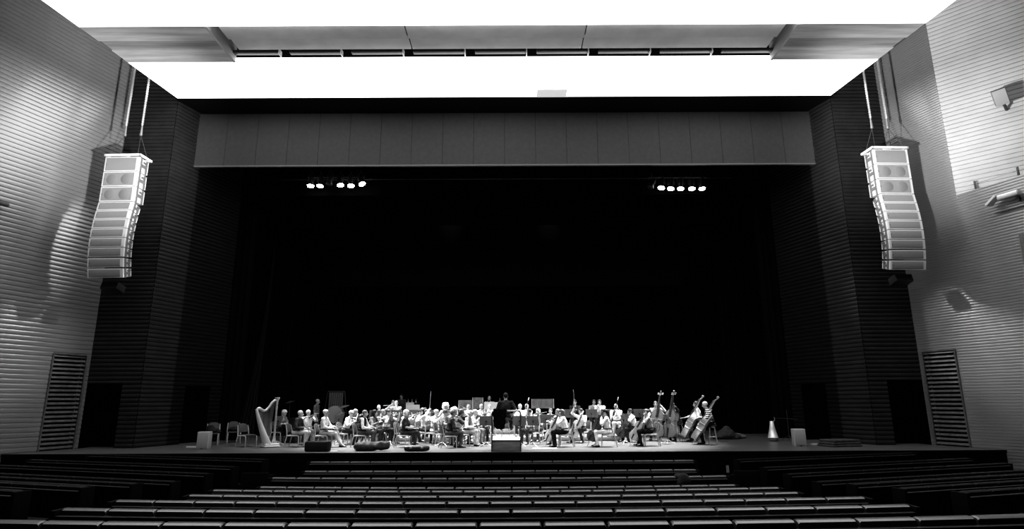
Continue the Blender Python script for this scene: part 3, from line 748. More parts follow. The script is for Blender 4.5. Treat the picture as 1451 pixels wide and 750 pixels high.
        g.ell(hd(0, .088, -.045), (.070, .075, .105), .012, rm, sub=True)
        v, f = g.mesh()
        if v:
            b = MB(); b.add(v, f); b.build('hair', mat('hair_%02d' % int(hairv * 100), hairv, .55, spec=.4, noise=.3, nscale=60), root, smooth=80)
    if glasses:
        b = MB()
        for q in (-1, 1): b.tube([hd(q * .032 + .021 * math.cos(k * math.pi / 5), .108, .004 + .017 * math.sin(k * math.pi / 5)) for k in range(11)], .0025, 5, cap=False)
        b.tube([hd(-.011, .11, .006), hd(.011, .11, .006)], .0025, 5)
        for q in (-1, 1): b.tube([hd(q * .053, .106, .008), hd(q * .079, .0, .006)], .0025, 5)
        b.build('glasses', M_rubber, root)
    root['_'] = 0; del root['_']
    M = Matrix.Translation((X, Y, z0)) @ Matrix.Rotation(-R(az), 4, 'Z')
    return dict(M=M, L=Lw + (Lw - Le).normalized() * .07, R=Rw + (Rw - Re).normalized() * .07, head=HC, neck=neck, hf=hf, Rd=(Rw - Re).normalized(), sh=(Ls, Rs), root=root)
# ================================================================== INSTRUMENTS AND FURNITURE
M_varn = mat('varnish', .20, .3, spec=.5, noise=.18, nscale=7, stretch=(3, 1, .5)); M_varnl = mat('varnish_light', .42, .32, spec=.5, noise=.15, nscale=6, stretch=(3, 1, .5)); M_varnd = mat('varnish_dark', .06, .3, spec=.5)
M_ebony = mat('ebony', .015, .35); M_string = mat('strings', .6, .3, metal=.5); M_bowhair = mat('bow_hair', .8, .6); M_brass = mat('brass', .5, .22, metal=.8)
M_beech = mat('beech_wood', .40, .45, spec=.4, noise=.12, nscale=10, stretch=(1, 1, .2)); M_uph = mat('upholstery', .10, .85, spec=.15, noise=.15, nscale=40, bump=.2)
M_desk = mat('stand_desk', .14, .5, spec=.4, noise=.06, nscale=5); M_paper = mat('paper', .85, .8); M_standw = mat('stand_leg_pale', .75, .4)
OUT = {'v': [(0, .0), (.015, .42), (.05, .75), (.12, .95), (.19, 1.0), (.28, .95), (.35, .82), (.395, .86), (.42, .66), (.50, .545), (.58, .57), (.64, .74), (.665, .70), (.74, .82), (.81, .83), (.89, .74), (.95, .52), (.985, .28), (1, .14)],
       'b': [(0, .0), (.015, .45), (.05, .78), (.12, .97), (.19, 1.0), (.28, .95), (.36, .84), (.40, .88), (.425, .70), (.50, .60), (.57, .62), (.62, .78), (.645, .72), (.71, .76), (.77, .73), (.84, .60), (.90, .40), (.95, .22), (1, .10)]}
def string_body(kind, L, W, D, neckL, varn, nm, label, cat, endpin=0.0, seg=1):
    t = thing(nm, label, cat); o = OUT['b' if kind == 'b' else 'v']; hw2 = W / 2
    prof = [(w * hw2, z * L) for z, w in o]; ring = [(x, z) for x, z in prof] + [(-x, z) for x, z in prof[::-1][:-1]]
    cx, cz = 0, L * .45; bul = D * .16
    def rg(sc, y): return [(cx + (x - cx) * sc, y, cz + (z - cz) * sc) for x, z in ring]
    b = MB(); b.loft([rg(.01, -D / 2 - bul), rg(.5, -D / 2 - bul * .85), rg(.85, -D / 2 - bul * .25), rg(1, -D / 2), rg(.975, -D / 2 + D * .05), rg(.975, D / 2 - D * .05), rg(1, D / 2), rg(.85, D / 2 + bul * .25), rg(.5, D / 2 + bul * .85), rg(.01, D / 2 + bul)]); b.build('body', varn, t, smooth=35)
    for q in (-1, 1):
        f = MB(); x0 = q * W * .17; y = D / 2 + bul * .55
        f.tube([(x0 * .55, y + bul * .22, L * .58), (x0 * .8, y + bul * .12, L * .555), (x0 * .9, y + .1 * bul, L * .48), (x0 * 1.25, y, L * .40), (x0 * 1.5, y - bul * .05, L * .385)], L * .011, 6); f.build('f_hole', M_ebony, t)
    nw = W * .065
    n = MB(); y0 = D / 2 + bul * .7; yn = D / 2 + bul * .6
    n.loft([[(-nw, D * .05, L * .985), (nw, D * .05, L * .985), (nw, yn, L * .985), (-nw, yn, L * .985)], [(-nw * .75, yn - nw * 1.5, L + neckL * .12), (nw * .75, yn - nw * 1.5, L + neckL * .12), (nw * .95, yn, L + neckL * .12), (-nw * .95, yn, L + neckL * .12)],
            [(-nw * .5, yn - nw * 1.0, L + neckL), (nw * .5, yn - nw * 1.0, L + neckL), (nw * .7, yn, L + neckL), (-nw * .7, yn, L + neckL)]]); n.build('neck', varn, t)
    f = MB(); zb = L * .66; f.loft([[(-nw * 1.25, yn + bul * 1.0, zb), (nw * 1.25, yn + bul * 1.0, zb), (nw * 1.1, yn + bul * 1.5, zb), (-nw * 1.1, yn + bul * 1.5, zb)], [(-nw * .72, yn, L + neckL), (nw * .72, yn, L + neckL), (nw * .65, yn + nw * .5, L + neckL), (-nw * .65, yn + nw * .5, L + neckL)]]); f.build('fingerboard', M_ebony, t)
    s = MB(); ll = neckL * .42; z1 = L + neckL; pts = []; rr = []
    for k in range(5): pts.append((0, yn - nw * .5 - k / 4 * ll * .28, z1 + ll * k / 4 * .78)); rr.append(nw * (.75 - .2 * k / 4))
    cyv, czv = pts[-1][1] + ll * .04, pts[-1][2] + ll * .05
    for k in range(1, 14):
        a = -math.pi * .55 - k * .55 + math.pi; rad = ll * .19 * (1 - k / 18)
        pts.append((0, yn - nw * .5 - ll * .24 + ll * .10 - rad * math.cos(k * .5), z1 + ll * .80 + rad * math.sin(k * .5))); rr.append(nw * (.62 - .02 * k))
    s.tube(pts, rr, 8); s.build('scroll', varn, t)
    for k in range(4):
        p = MB(); q = -1 if k % 2 else 1; zz = z1 + ll * (.18 + .14 * k); yy = yn - nw * .5 - ll * .06 * (k + 1)
        p.tube([(-q * nw * .8, yy, zz), (q * nw * 1.7, yy, zz)], nw * .17, 6); p.M = Matrix.Translation((q * nw * 2.1, yy, zz)); p.ball((0, 0, 0), (nw * .55, nw * .2, nw * .42), 8, 5); p.build('peg', M_ebony if kind != 'b' else M_steel, t)
    yb = yn + bul * 1.75
    br = MB(); br.box(-W * .10, W * .10, D / 2 + bul * .75, D / 2 + bul * .75 + L * .014, 0, L * .014)
    br = MB(); br.M = Matrix.Translation((0, D / 2 + bul * .8, L * .475)); br.loft([[(-W * .11, 0, -L * .008), (W * .11, 0, -L * .008), (W * .11, 0, L * .008), (-W * .11, 0, L * .008)], [(-W * .085, yb - D / 2 - bul * .8, -L * .004), (W * .085, yb - D / 2 - bul * .8, -L * .004), (W * .085, yb - D / 2 - bul * .8, L * .004), (-W * .085, yb - D / 2 - bul * .8, L * .004)]]); br.build('bridge', M_beech, t)
    tp_ = MB(); tp_.loft([[(-W * .03, D / 2 + bul * .5, .0), (W * .03, D / 2 + bul * .5, .0), (W * .03, D / 2 + bul * .8, .0), (-W * .03, D / 2 + bul * .8, .0)], [(-W * .075, D / 2 + bul * 1.25, L * .30), (W * .075, D / 2 + bul * 1.25, L * .30), (W * .07, D / 2 + bul * 1.6, L * .30), (-W * .07, D / 2 + bul * 1.6, L * .30)]]); tp_.build('tailpiece', M_ebony, t)
    st = MB()
    for k in range(4):
        q = (k - 1.5) / 1.5; st.tube([(q * W * .05, D / 2 + bul * 1.5, L * .30), (q * W * .075, yb, L * .475), (q * nw * .5, yn + nw * .7, L + neckL)], max(.0012, L * .0018), 4)
    st.build('strings', M_string, t)
    if endpin:
        e = MB(); e.tube([(0, 0, .01), (0, 0, -endpin)], [.008 + L * .005, .005], 8); e.build('endpin', M_steel, t)
    if kind == 'v':
        c = MB(); c.box(-W * .42, -W * .1, D / 2 + bul * .3, D / 2 + bul * 1.4, -.004, .035, .008); c.build('chin_rest', M_ebony, t)
    return t
def mk_violin(): return string_body('v', .356, .206, .034, .135, M_varn, 'violin', 'x', 'violin')
def mk_viola(): return string_body('v', .415, .245, .040, .150, M_varnd, 'viola', 'x', 'viola')
def mk_cello(v=None): return string_body('c', .755, .44, .125, .29, v or M_varnl, 'cello', 'x', 'cello', .30)
def mk_cellod(): return mk_cello(M_varnd)
def mk_bass(v=None): return string_body('b', 1.20, .72, .22, .50, v or M_varn, 'double_bass', 'x', 'double bass', .16)
def mk_bassl(): return mk_bass(M_varnl)
def mk_bow():
    t = thing('bow', 'x', 'bow')
    w = MB(); w.tube([(0, 0, 0), (0, -.004, .2), (0, -.010, .4), (0, -.004, .6), (0, .006, .72), (0, .016, .74)], [.006, .006, .005, .005, .004, .005], 6); w.build('stick', M_varnl, t)
    w = MB(); w.box(-.006, .006, .018, .022, .06, .735); w.build('hair_ribbon', M_bowhair, t)
    w = MB(); w.box(-.006, .006, .002, .024, .03, .075, .003); w.build('frog', M_ebony, t)
    return t
def mk_clarinet():
    t = thing('clarinet', 'x', 'clarinet')
    w = MB(); w.lathe([(.030, 0), (.022, .03), (.014, .08), (.013, .55)], 12); w.build('body', M_ebony, t)
    w = MB(); w.lathe([(.011, .55), (.009, .60), (.005, .64)], 10); w.build('mouthpiece', M_ebony, t)
    w = MB()
    for k in range(9): w.box(-.004, .004, .012, .02, .12 + k * .045, .14 + k * .045, .002)
    w.tube([(.012, .012, .1), (.012, .012, .5)], .003, 5); w.build('keywork', M_steel, t); return t
def mk_flute():
    t = thing('flute', 'x', 'flute'); w = MB(); w.lathe([(.0095, 0), (.0095, .66)], 10); w.build('body', M_steel, t)
    w = MB(); w.lathe([(.013, .58), (.013, .61)], 10); w.build('lip_plate', M_steel, t)
    w = MB()
    for k in range(10): w.box(-.007, .007, .009, .016, .08 + k * .04, .10 + k * .04, .002)
    w.build('keywork', M_steel, t); return t
def mk_trumpet():
    t = thing('trumpet', 'x', 'trumpet'); w = MB(); w.lathe([(.062, 0), (.045, .02), (.025, .06), (.014, .12), (.008, .2)], 16, cap=False); w.build('bell', M_brass, t)
    w = MB(); w.tube([(0, 0, .2), (0, 0, .40), (0, -.03, .43), (0, -.06, .40), (0, -.06, .12), (0, -.03, .09), (0, -.0, .12)], .007, 6); w.tube([(0, 0, .4), (0, .0, .52)], .006, 6); w.build('tubing', M_brass, t)
    for k in range(3): w = MB(); w.M = Matrix.Translation((0, -.03, .25 + .03 * k)) @ Matrix.Rotation(R(90), 4, 'X'); w.lathe([(.012, -.06), (.012, .07), (.005, .075), (.009, .09)], 10); w.build('valve', M_brass, t)
    return t
def mk_horn():
    t = thing('french_horn', 'x', 'horn'); w = MB(); w.lathe([(.15, 0), (.12, .015), (.07, .06), (.035, .13), (.02, .2)], 18, cap=False); w.build('bell', M_brass, t)
    w = MB(); w.tube([(0, .14 * math.cos(a) - .14, .2 + .14 * math.sin(a)) for a in [k * .4 for k in range(16)]], .014, 6); w.tube([(0, .09 * math.cos(a) - .12, .18 + .09 * math.sin(a)) for a in [k * .4 for k in range(16)]], .010, 6); w.build('tubing', M_brass, t)
    for k in range(3): w = MB(); w.M = Matrix.Translation((.02, -.10 - .04 * k, .16)); w.lathe([(.016, -.02), (.016, .03)], 8); w.build('valve', M_brass, t)
    return t
def mk_bassoon():
    t = thing('bassoon', 'x', 'bassoon'); w = MB(); w.tube([(0, 0, 0), (0, 0, 1.22)], [.026, .020], 10); w.tube([(.04, 0, .02), (.04, 0, .8)], .018, 8); w.build('body', M_varnd, t)
    w = MB(); w.lathe([(.020, 1.2), (.024, 1.32), (.026, 1.34)], 10); w.build('bell', M_paper, t)
    w = MB(); w.tube([(.04, 0, .8), (.05, .06, .9), (.03, .2, .92), (.0, .3, .86)], .005, 6); w.build('crook', M_steel, t); return t

def mk_chair():
    t = thing('chair', 'x', 'chair')
    w = MB(); w.box(-.23, .23, -.20, .26, .40, .455, .022); w.build('seat', M_uph, t)
    w = MB(); rings = []
    for k in range(9):
        a = math.pi * k / 8
    outl = [(-.20, .54), (.20, .54), (.205, .68), (.195, .78), (.15, .835), (.08, .855), (0, .86), (-.08, .855), (-.15, .835), (-.195, .78), (-.205, .68)]
    w.loft([[(x * .96, -.205 - (z - .45) * .16, .55 + (z - .55) * .97) for x, z in outl], [(x, -.215 - (z - .45) * .16, z) for x, z in outl], [(x, -.24 - (z - .45) * .16, z) for x, z in outl], [(x * .96, -.25 - (z - .45) * .16, .55 + (z - .55) * .97) for x, z in outl]]); w.build('backrest', M_uph, t)
    for q in (-1, 1):
        w = MB(); w.tube([(q * .245, .27, 0), (q * .245, .255, .36), (q * .243, .235, .40)], [.017, .022, .022], 8); w.build('leg', M_beech, t)
        w = MB(); w.tube([(q * .235, -.30, 0), (q * .24, -.20, .42), (q * .235, -.225, .60), (q * .225, -.275, .80)], [.016, .024, .024, .017], 8); w.build('leg', M_beech, t)
        w = MB(); w.tube([(q * .243, .235, .40), (q * .243, .19, .415), (q * .242, -.20, .41)], .021, 8); w.build('side_rail', M_beech, t)
    return t
def mk_stool():
    t = thing('stool', 'x', 'stool'); w = MB(); w.lathe([(.02, .66), (.16, .66), (.175, .69), (.17, .73), (.12, .75), (.001, .752)], 20); w.build('seat', M_uph, t)
    for k in range(4):
        a = math.pi / 4 + k * math.pi / 2; w = MB(); w.tube([(.12 * math.cos(a), .12 * math.sin(a), .67), (.21 * math.cos(a), .21 * math.sin(a), 0)], .014, 8); w.build('leg', M_steel, t)
    w = MB(); w.tube([(.175 * math.cos(k * math.pi / 10), .175 * math.sin(k * math.pi / 10), .28) for k in range(21)], .010, 6); w.build('foot_ring', M_steel, t); return t
def mk_stand():
    t = thing('music_stand', 'x', 'music stand')
    w = MB(); w.M = Matrix.Translation((0, 0, .93)) @ Matrix.Rotation(R(18), 4, 'X'); w.box(-.25, .25, -.008, .004, -.17, .19, .006); w.box(-.25, .25, .0, .05, -.18, -.168); w.build('desk', M_desk, t)
    w = MB(); w.M = Matrix.Translation((0, -.02, .91)); w.ball((0, 0, 0), .030); w.build('swivel', M_rubber, t)
    w = MB(); w.tube([(0, -.02, .10), (0, -.02, .91)], [.013, .010], 8); w.build('pole', M_steeld, t)
    for k in range(3):
        a = R(90 + 120 * k); w = MB(); w.tube([(0, -.02, .16), (.10 * math.cos(a), -.02 + .10 * math.sin(a), .10), (.30 * math.cos(a), -.02 + .30 * math.sin(a), .012)], .012, 6); w.build('leg', M_standw, t)
    return t
def mk_sheet():
    t = thing('sheet_music', 'x', 'sheet music'); w = MB(); w.M = Matrix.Translation((0, 0, .93)) @ Matrix.Rotation(R(18), 4, 'X')
    for q in (-1, 1): w.loft([[(q * .002, .006, -.16), (q * .21, .012, -.16), (q * .21, .012, .16), (q * .002, .006, .16)], [(q * .002, .008, -.16), (q * .21, .014, -.16), (q * .21, .014, .16), (q * .002, .008, .16)]][::q])
    w.build('pages', M_paper, t); return t
def put(key, mk, label, M, group=None): return inst(key, mk, label, M, group)
def chair_for(p, who, back=0.02): return put('chair', mk_chair, 'wooden chair with upholstered back under the ' + who, p['M'] @ Matrix.Translation((0, .0 - back, 0)), 'musicians\' chairs')
def stand_at(x, Y, z, face, label, tilt=0, sheet=None):
    """face = azimuth the desk's music side looks towards"""
    M = place(x, Y, z, -R(face)); put('stand', mk_stand, label, M, 'orchestra music stands')
    if sheet: put('sheet', mk_sheet, sheet, M, 'sheet music on the stands')
def hold(p, key, mk, label, o, up, front, group=None):
    return put(key, mk, label, p['M'] @ frame(Vector(o), Vector(up), Vector(front)), group)
def bow_for(p, who, d, front=(0, 1, 0), back=.05):
    d = Vector(d).normalized(); return hold(p, 'bow', mk_bow, 'thin bow held by the ' + who, p['R'] - d * back, d, front, 'players\' bows')
def violin_up(p, who, key='violin', mk=mk_violin):
    nk = p['neck'] + Vector((-.09, .06, -.015)); L = p['L'] + Vector((0, 0, .02)); d = (L - nk).normalized()
    hold(p, key, mk, '%s held at the shoulder of the %s' % (key, who), nk + d * .0, d, (.25, 0, 1), 'violins and violas')
    br = nk + d * .19 + Vector((0, 0, .05)); b = br - p['R']
    bow_for(p, who, b + b.normalized() * .0, (0, .2, -1))
def violin_lap(p, who, key='violin', mk=mk_violin):
    L = p['L']; o = Vector((.12, .20, p['L'].z - .03)); d = (L - o).normalized()
    hold(p, key, mk, '%s resting in the lap of the %s' % (key, who), L - d * .42 + Vector((0, 0, .03)), d, (0, -.2, 1), 'violins and violas')
    bow_for(p, who, (-.15, .9, .22), (0, 0, -1))
# ================================================================== THE ORCHESTRA
M_riser = mat('riser_grey', .30, .6, noise=.12, nscale=3)
for k, (y0, y1, z) in enumerate(((26.2, 28.3, .18), (28.3, 30.6, .36), (30.6, 33.0, .54))):
    xa, xb = ((-5.2, 5.0), (-5.4, 4.2), (-9.0, 3.0))[k]
    w = MB()
    nseg = int((xb - xa) / 1.7); 
    for i in range(nseg):
        a = xa + (xb - xa) * i / nseg; w.box(a + .006, a + (xb - xa) / nseg - .006, y0, y1 - .01, z - .16, z, .01)
    rt = thing('stage_riser', '%s grey platform step the orchestra sits on' % ('low front', 'middle', 'high rear')[k], 'riser', (0, 0, 0), group=None)
    w.build('platform', M_riser, rt)
    for i in range(nseg + 1):
        a = xa + (xb - xa) * i / nseg
        for yy in (y0 + .08, y1 - .1):
            lg = MB(); lg.tube([(min(max(a, xa + .05), xb - .05), yy, 0), (min(max(a, xa + .05), xb - .05), yy, z - .15)], .025, 6); lg.build('leg', M_steeld, rt)
def rz_(Y, x=0): return .54 if Y >= 30.7 else .36 if Y >= 28.4 else .18 if Y >= 26.3 else 0.0

# patterned cloths
def stripes(name, v0, v1, scale, axis='Z'):
    m = bpy.data.materials.new(name); m.use_nodes = True; nt = m.node_tree; b = nt.nodes['Principled BSDF']; b.inputs['Roughness'].default_value = .8
    tc = nt.nodes.new('ShaderNodeTexCoord'); wv = nt.nodes.new('ShaderNodeTexWave'); wv.bands_direction = axis; wv.inputs['Scale'].default_value = scale; wv.inputs['Distortion'].default_value = 1.2
    r = nt.nodes.new('ShaderNodeValToRGB'); r.color_ramp.elements[0].position = .45; r.color_ramp.elements[1].position = .55
    r.color_ramp.elements[0].color = (v0,) * 3 + (1,); r.color_ramp.elements[1].color = (v1,) * 3 + (1,)
    nt.links.new(tc.outputs['Object'], wv.inputs['Vector']); nt.links.new(wv.outputs['Color'], r.inputs['Fac']); nt.links.new(r.outputs['Color'], b.inputs['Base Color']); return m
S_breton = stripes('cloth_stripe_bold', .012, .75, 4.2); S_fine = stripes('cloth_stripe_fine', .15, .7, 9.0, 'X'); S_print = mat('cloth_print', .30, .8, noise=.9, nscale=22)

V = 'violins'
# --- first violins and the left side of the stage
def vl(who, px, Y, az, mode='rest', **k):
    lab = k.pop('lab', None); ch = k.pop('chair', True); st = k.pop('inst', 'violin')
    p = person(lab or who, px, Y, rz_(Y), az, arms=mode, **k)
    mk = mk_violin if st == 'violin' else mk_viola
    if mode == 'rest': violin_lap(p, who, st, mk)
    elif mode in ('violin', 'violin_low'): violin_up(p, who, st, mk)
    if ch: chair_for(p, who)
    return p
p = person('woman with loose light curly hair seated at the dark keyboard behind the harp', 397.5, 25.6, 0, 105, 'keys', female=True, hair='curly', hairv=.6, top=.30, legs=.03, pat=S_print, lean=14, head=(-10, 12)); chair_for(p, 'curly haired woman at the keyboard')
vl('man in the dark jacket next to the harp', 420, 23.1, 93, 'rest', lab='grey-haired man in dark jacket and light trousers seated nearest the harp', hair='short', hairv=.55, top=.05, legs=.50, shoe='light', head=(8, 4), lean=12, feet=((-.12, .34, 0), (.14, .44, 0)))
vl('man in the white polo shirt', 435.5, 24.3, 150, 'violin', lab='white-haired man in white polo shirt playing violin toward the audience', hair='short', hairv=.7, top=.8, sleeve='short', legs=.22, lean=6, head=(20, 2))
vl('man with the outstretched pale legs', 459.5, 22.9, 92, 'rest', lab='grey-haired man in pale long-sleeved shirt with his pale trouser legs stretched out', hair='short', hairv=.5, top=.66, legs=.42, skin=M_skind, lean=2, feet=((-.12, .66, 0), (.10, .74, 0)), head=(0, 4), s=1.03)
vl('bearded man in the white T-shirt', 490, 24.2, 100, 'violin_low', lab='bearded man with glasses in white T-shirt bending over his violin', hair='short', hairv=.6, top=.8, sleeve='short', legs=.04, lean=18, head=(-6, 16), glasses=True)
vl('man with bushy grey curls', 501, 25.1, 130, 'violin', lab='man with bushy grey curls in dark jacket behind the bearded violinist', hair='curly', hairv=.30, top=.05, legs=.05, lean=8, head=(10, 8))
vl('man in the dark waistcoat', 513, 22.9, 92, 'rest', lab='brown-haired man in dark waistcoat with white shirt sleeves facing right', hair='short', hairv=.16, top=.03, vest=.8, legs=.10, lean=8, head=(6, 2))
vl('woman with the long dark hair', 525.5, 24.0, 100, 'violin_low', lab='woman with long dark hair in grey top beside the waistcoated violinist', female=True, hair='long', hairv=.015, top=.16, legs=.05, lean=12, head=(10, 6))
vl('elderly violinist behind the dark haired woman', 540, 25.5, 125, 'violin', lab='short-haired violinist in dark shirt behind the woman with long dark hair', hair='short', hairv=.22, top=.10, legs=.05, head=(12, 6))
vl('violinist in the black and white shirt', 547, 24.8, 118, 'violin', lab='dark-haired violinist in bright white shirt with raised bow arm', hair='short', hairv=.05, top=.72, legs=.04, lean=10, head=(10, 8))
vl('blonde woman in the dark T-shirt', 573, 22.7, 88, 'rest', lab='blonde woman in dark T-shirt with crossed legs on the front left chair', female=True, hair='bob', hairv=.62, top=.05, sleeve='short', legs=.06, lean=6, head=(0, 4), feet=((-.05, .62, .16), (.10, .42, 0)))
vl('fair haired woman beside the blonde', 571, 24.2, 105, 'violin', lab='fair-haired woman in white blouse half hidden by the blonde violinist', female=True, hair='bob', hairv=.5, top=.75, legs=.04, lean=10, head=(10, 8))
vl('dark haired man in white behind the blonde', 592, 26.0, 125, 'violin', lab='dark-haired man in white shirt behind the blonde woman in dark T-shirt', hair='short', hairv=.05, top=.78, legs=.05, lean=12, head=(10, 10))
pb = person('man in white shirt holding his bow straight up in the violin section', 601, 25.0, 0, 118, 'bowup', hair='short', hairv=.10, top=.82, legs=.04, lean=8, head=(8, 6)); chair_for(pb, 'man holding his bow straight up')
hold(pb, 'bow', mk_bow, 'pale bow held straight up above the heads of the violins', pb['R'] + Vector((0, 0, -.03)), (-.06, .02, 1), (.8, .5, 0), 'players\' bows')
hold(pb, 'violin', mk_violin, 'violin of the man holding his bow straight up', pb['L'] - Vector((-.28, .24, .02)), (-.7, .6, .05), (0, -.2, 1), 'violins and violas')
vl('grey haired player in the white tunic', 615, 24.4, 118, 'violin', lab='grey-haired person in long white tunic left of the dark-suited front player', hair='short', hairv=.45, top=.8, legs=.75, lean=8, head=(8, 8))
vl('man in the patterned shirt', 626.5, 23.7, 100, 'violin_low', lab='dark-haired man in patterned shirt behind the dark-suited front player', hair='short', hairv=.08, top=.3, pat=S_print, legs=.08, lean=10, head=(4, 8), glasses=True)
for who, lab, px, Y, hv, tp_, kw in (('woman with the big white curls', 'woman with big bright white curls above the violins', 631, 26.9, .78, .6, {}), ('frizzy blonde', 'frizzy blonde person next to the woman with white curls', 643, 25.2, .68, .5, dict(az=150))):
    vl(who, px, Y, kw.get('az', 165), 'violin', lab=lab, female=True, hair='fluffy', hairv=hv, top=tp_, legs=.04, lean=4, s=1.04, head=(0, 10))
vl('man in the dark suit at the front', 636, 22.25, 72, 'rest', lab='grey-headed man in dark suit seated at the front with his back half turned', hair='short', hairv=.12, top=.035, legs=.10, lean=12, head=(10, 10), feet=((-.10, .30, 0), (.12, .42, 0)), skin=M_skind)
vl('dark haired violist', 649, 24.1, 95, 'violin', lab='dark-haired violist in dark shirt right of the dark-suited man', hair='curly', hairv=.05, top=.06, legs=.05, lean=10, head=(0, 12), inst='viola', skin=M_skind)
vl('man in the striped waistcoat', 660, 23.2, 105, 'rest', lab='white-haired man in grey waistcoat and white trousers left of the conductor', hair='fringe', hairv=.7, top=.16, vest=.75, legs=.55, lean=14, head=(4, 16), inst='viola')
vl('violist in the striped shirt', 669, 24.2, 110, 'violin', lab='violist in fine striped white shirt beside the grey waistcoat man', hair='short', hairv=.4, top=.7, pat=S_fine, legs=.25, lean=10, head=(4, 10), inst='viola')
vl('woman behind the front music stand', 687, 24.6, 180, 'rest', lab='woman in dark trousers facing the hall behind the front music stand', female=True, hair='tail', hairv=.08, top=.6, legs=.02, lean=6, inst='viola')
# --- winds and brass
def wind(who, px, Y, az=180, key=None, mk=None, arms='wind', lab=None, chair=True, **k):
    p = person(lab or who, px, Y, rz_(Y), az, arms, **k)
    if key == 'flute': hold(p, key, mk, 'silver flute of the ' + who, p['head'] + Vector((-.06, .11, -.07)), (1, .05, -.06), (0, .3, 1))
    elif key == 'french_horn': hold(p, key, mk, 'brass horn of the ' + who, (.20, .18, .70), (-.45, .25, .55), (-.3, .8, -.2))
    elif key == 'bassoon': hold(p, key, mk, 'dark wooden bassoon of the ' + who, (.26, .22, .34), (-.30, .10, 1), (-.6, .8, 0))
    elif key == 'trumpet':
        o = p['head'] + Vector((0, .58, -.12)); hold(p, key, mk, 'brass trumpet of the ' + who, o, (0, -1, .12), (0, 0, 1))
    elif key: hold(p, key, mk, '%s of the %s' % (key, who), p['head'] + Vector((0, .50, -.44)), (0, -.72, .70), (0, .7, .7))
    if chair: chair_for(p, who)
    return p
wind('bald player behind the violins', 535.5, 27.2, 150, 'clarinet', mk_clarinet, lab='bald man in light shirt seated behind the left violins', hair='bald', top=.6, legs=.05)
wind('player on the left of the back row', 556.5, 30.0, 165, 'french_horn', mk_horn, lab='balding man in light shirt and dark waistcoat high on the rear left', hair='bald', top=.03, vest=.75, legs=.04, s=1.03)
wind('second row player with short hair', 561, 28.7, 165, 'flute', mk_flute, 'flute', lab='short-haired player in pale shirt below the balding man in waistcoat', hair='fringe', hairv=.3, top=.6, legs=.05)
person('dark-haired percussionist in dark shirt standing at the back left', 568.5, 31.2, .36 - .1, 175, 'keys', stand=True, hair='short', hairv=.015, top=.035, legs=.02, skin=M_skind, lean=4, s=.98, head=(-15, 8))
person('bald man in grey jacket standing behind the left violins', 447, 28.4, 0, 92, 'hang', stand=True, hair='bald', top=.16, legs=.05, skin=M_skind, lean=3, head=(0, 8), sleeve='long')
wind('player behind the left screen', 664, 27.6, 180, 'flute', mk_flute, 'flute', lab='light-haired player left behind the clear acoustic screen', hair='fringe', hairv=.6, top=.7, legs=.04)
wind('bald man behind the tall white stand', 693.5, 31.2, 180, 'trumpet', mk_trumpet, lab='bald man looking over the tall white stand near the conductor', hair='bald', top=.6, legs=.04, s=1.04)
wind('round faced man under the white stand', 694, 27.2, 180, 'clarinet', mk_clarinet, lab='bald man seated in front of the tall white stand', hair='bald', top=.75, legs=.04)
wind('slim player left of the white stand', 682, 28.0, 180, 'clarinet', mk_clarinet, lab='short-haired player in white top left of the tall white stand', hair='short', hairv=.5, top=.75, legs=.04)
wind('grey haired player right of the conductor', 737, 27.0, 185, 'clarinet', mk_clarinet, lab='grey-haired player just right of the conductor', hair='short', hairv=.5, top=.7, legs=.04)
wind('broad faced player right of the conductor', 746.5, 27.9, 185, 'bassoon', mk_bassoon, lab='broad-faced white-haired player second to the right of the conductor', hair='short', hairv=.65, top=.75, legs=.04)
wind('man at the rear right desk', 815, 28.8, 190, 'trumpet', mk_trumpet, lab='dark-haired man behind the rear right music desk', hair='short', hairv=.03, top=.04, legs=.03, head=(-10, 4))
wind('left of the two dark haired players', 842, 29.4, 190, 'french_horn', mk_horn, lab='left of two close-sitting dark-haired players at the rear right', hair='short', hairv=.10, top=.5, legs=.04)
wind('right of the two dark haired players', 850, 28.5, 195, 'french_horn', mk_horn, lab='right of two close-sitting dark-haired players at the rear right', hair='bob', hairv=.05, top=.7, legs=.04)
wind('player in white behind the cellos', 873, 26.6, 190, 'bassoon', mk_bassoon, lab='bald player in loose white shirt behind the second front cellist', hair='bald', top=.82, legs=.7)
# --- right of the conductor
vl('dark haired man in the open white shirt', 752, 24.0, 215, 'violin_low', lab='dark-haired man in open white shirt facing left beside the podium', hair='short', hairv=.02, top=.78, legs=.06, lean=6, head=(-10, 6), skin=M_skind, inst='viola')
vl('light haired violist', 764, 25.6, 205, 'violin', lab='light-haired violist in white shirt behind the open-shirted man', female=True, hair='bob', hairv=.5, top=.78, legs=.05, inst='viola', head=(-10, 6))
vl('woman with wavy hair', 793, 24.0, 225, 'violin_low', lab='woman with wavy brown hair in white top behind the first front cellist', female=True, hair='long', hairv=.20, top=.8, legs=.05, lean=8, head=(-8, 10), inst='viola')
wind('player in white at the middle desk', 781, 26.2, 200, 'clarinet', mk_clarinet, lab='light-shirted player behind the middle right music stand', hair='short', hairv=.1, top=.6, legs=.05)
def cellist(who, lab, px, Y, az, key, mk, lean_v=(-.10, -.62, .95), bow_d=(-.95, .22, .02), o=None, bow_f=(0, -1, 0), **k):
    p = person(lab, px, Y, 0, az, 'cello', feet=((-.29, .40, 0), (.29, .44, 0)), **k)
    M = frame(Vector(o or (.03, .68, .22)), Vector((-.18, -.47, .87)), Vector((-.72, .55, .42)))
    put(key, mk, 'cello of the ' + who, p['M'] @ M, 'cellos')
    bow_for(p, who, bow_d, bow_f); chair_for(p, who); return p
cellist('brown haired cellist in white and black', 'brown-haired cellist in white shirt and black trousers facing left at the front', 801, 22.5, 280, 'cello', mk_cello, hair='bob', hairv=.12, top=.82, legs=.012, lean=10, head=(6, 12), female=True, seat=.46)
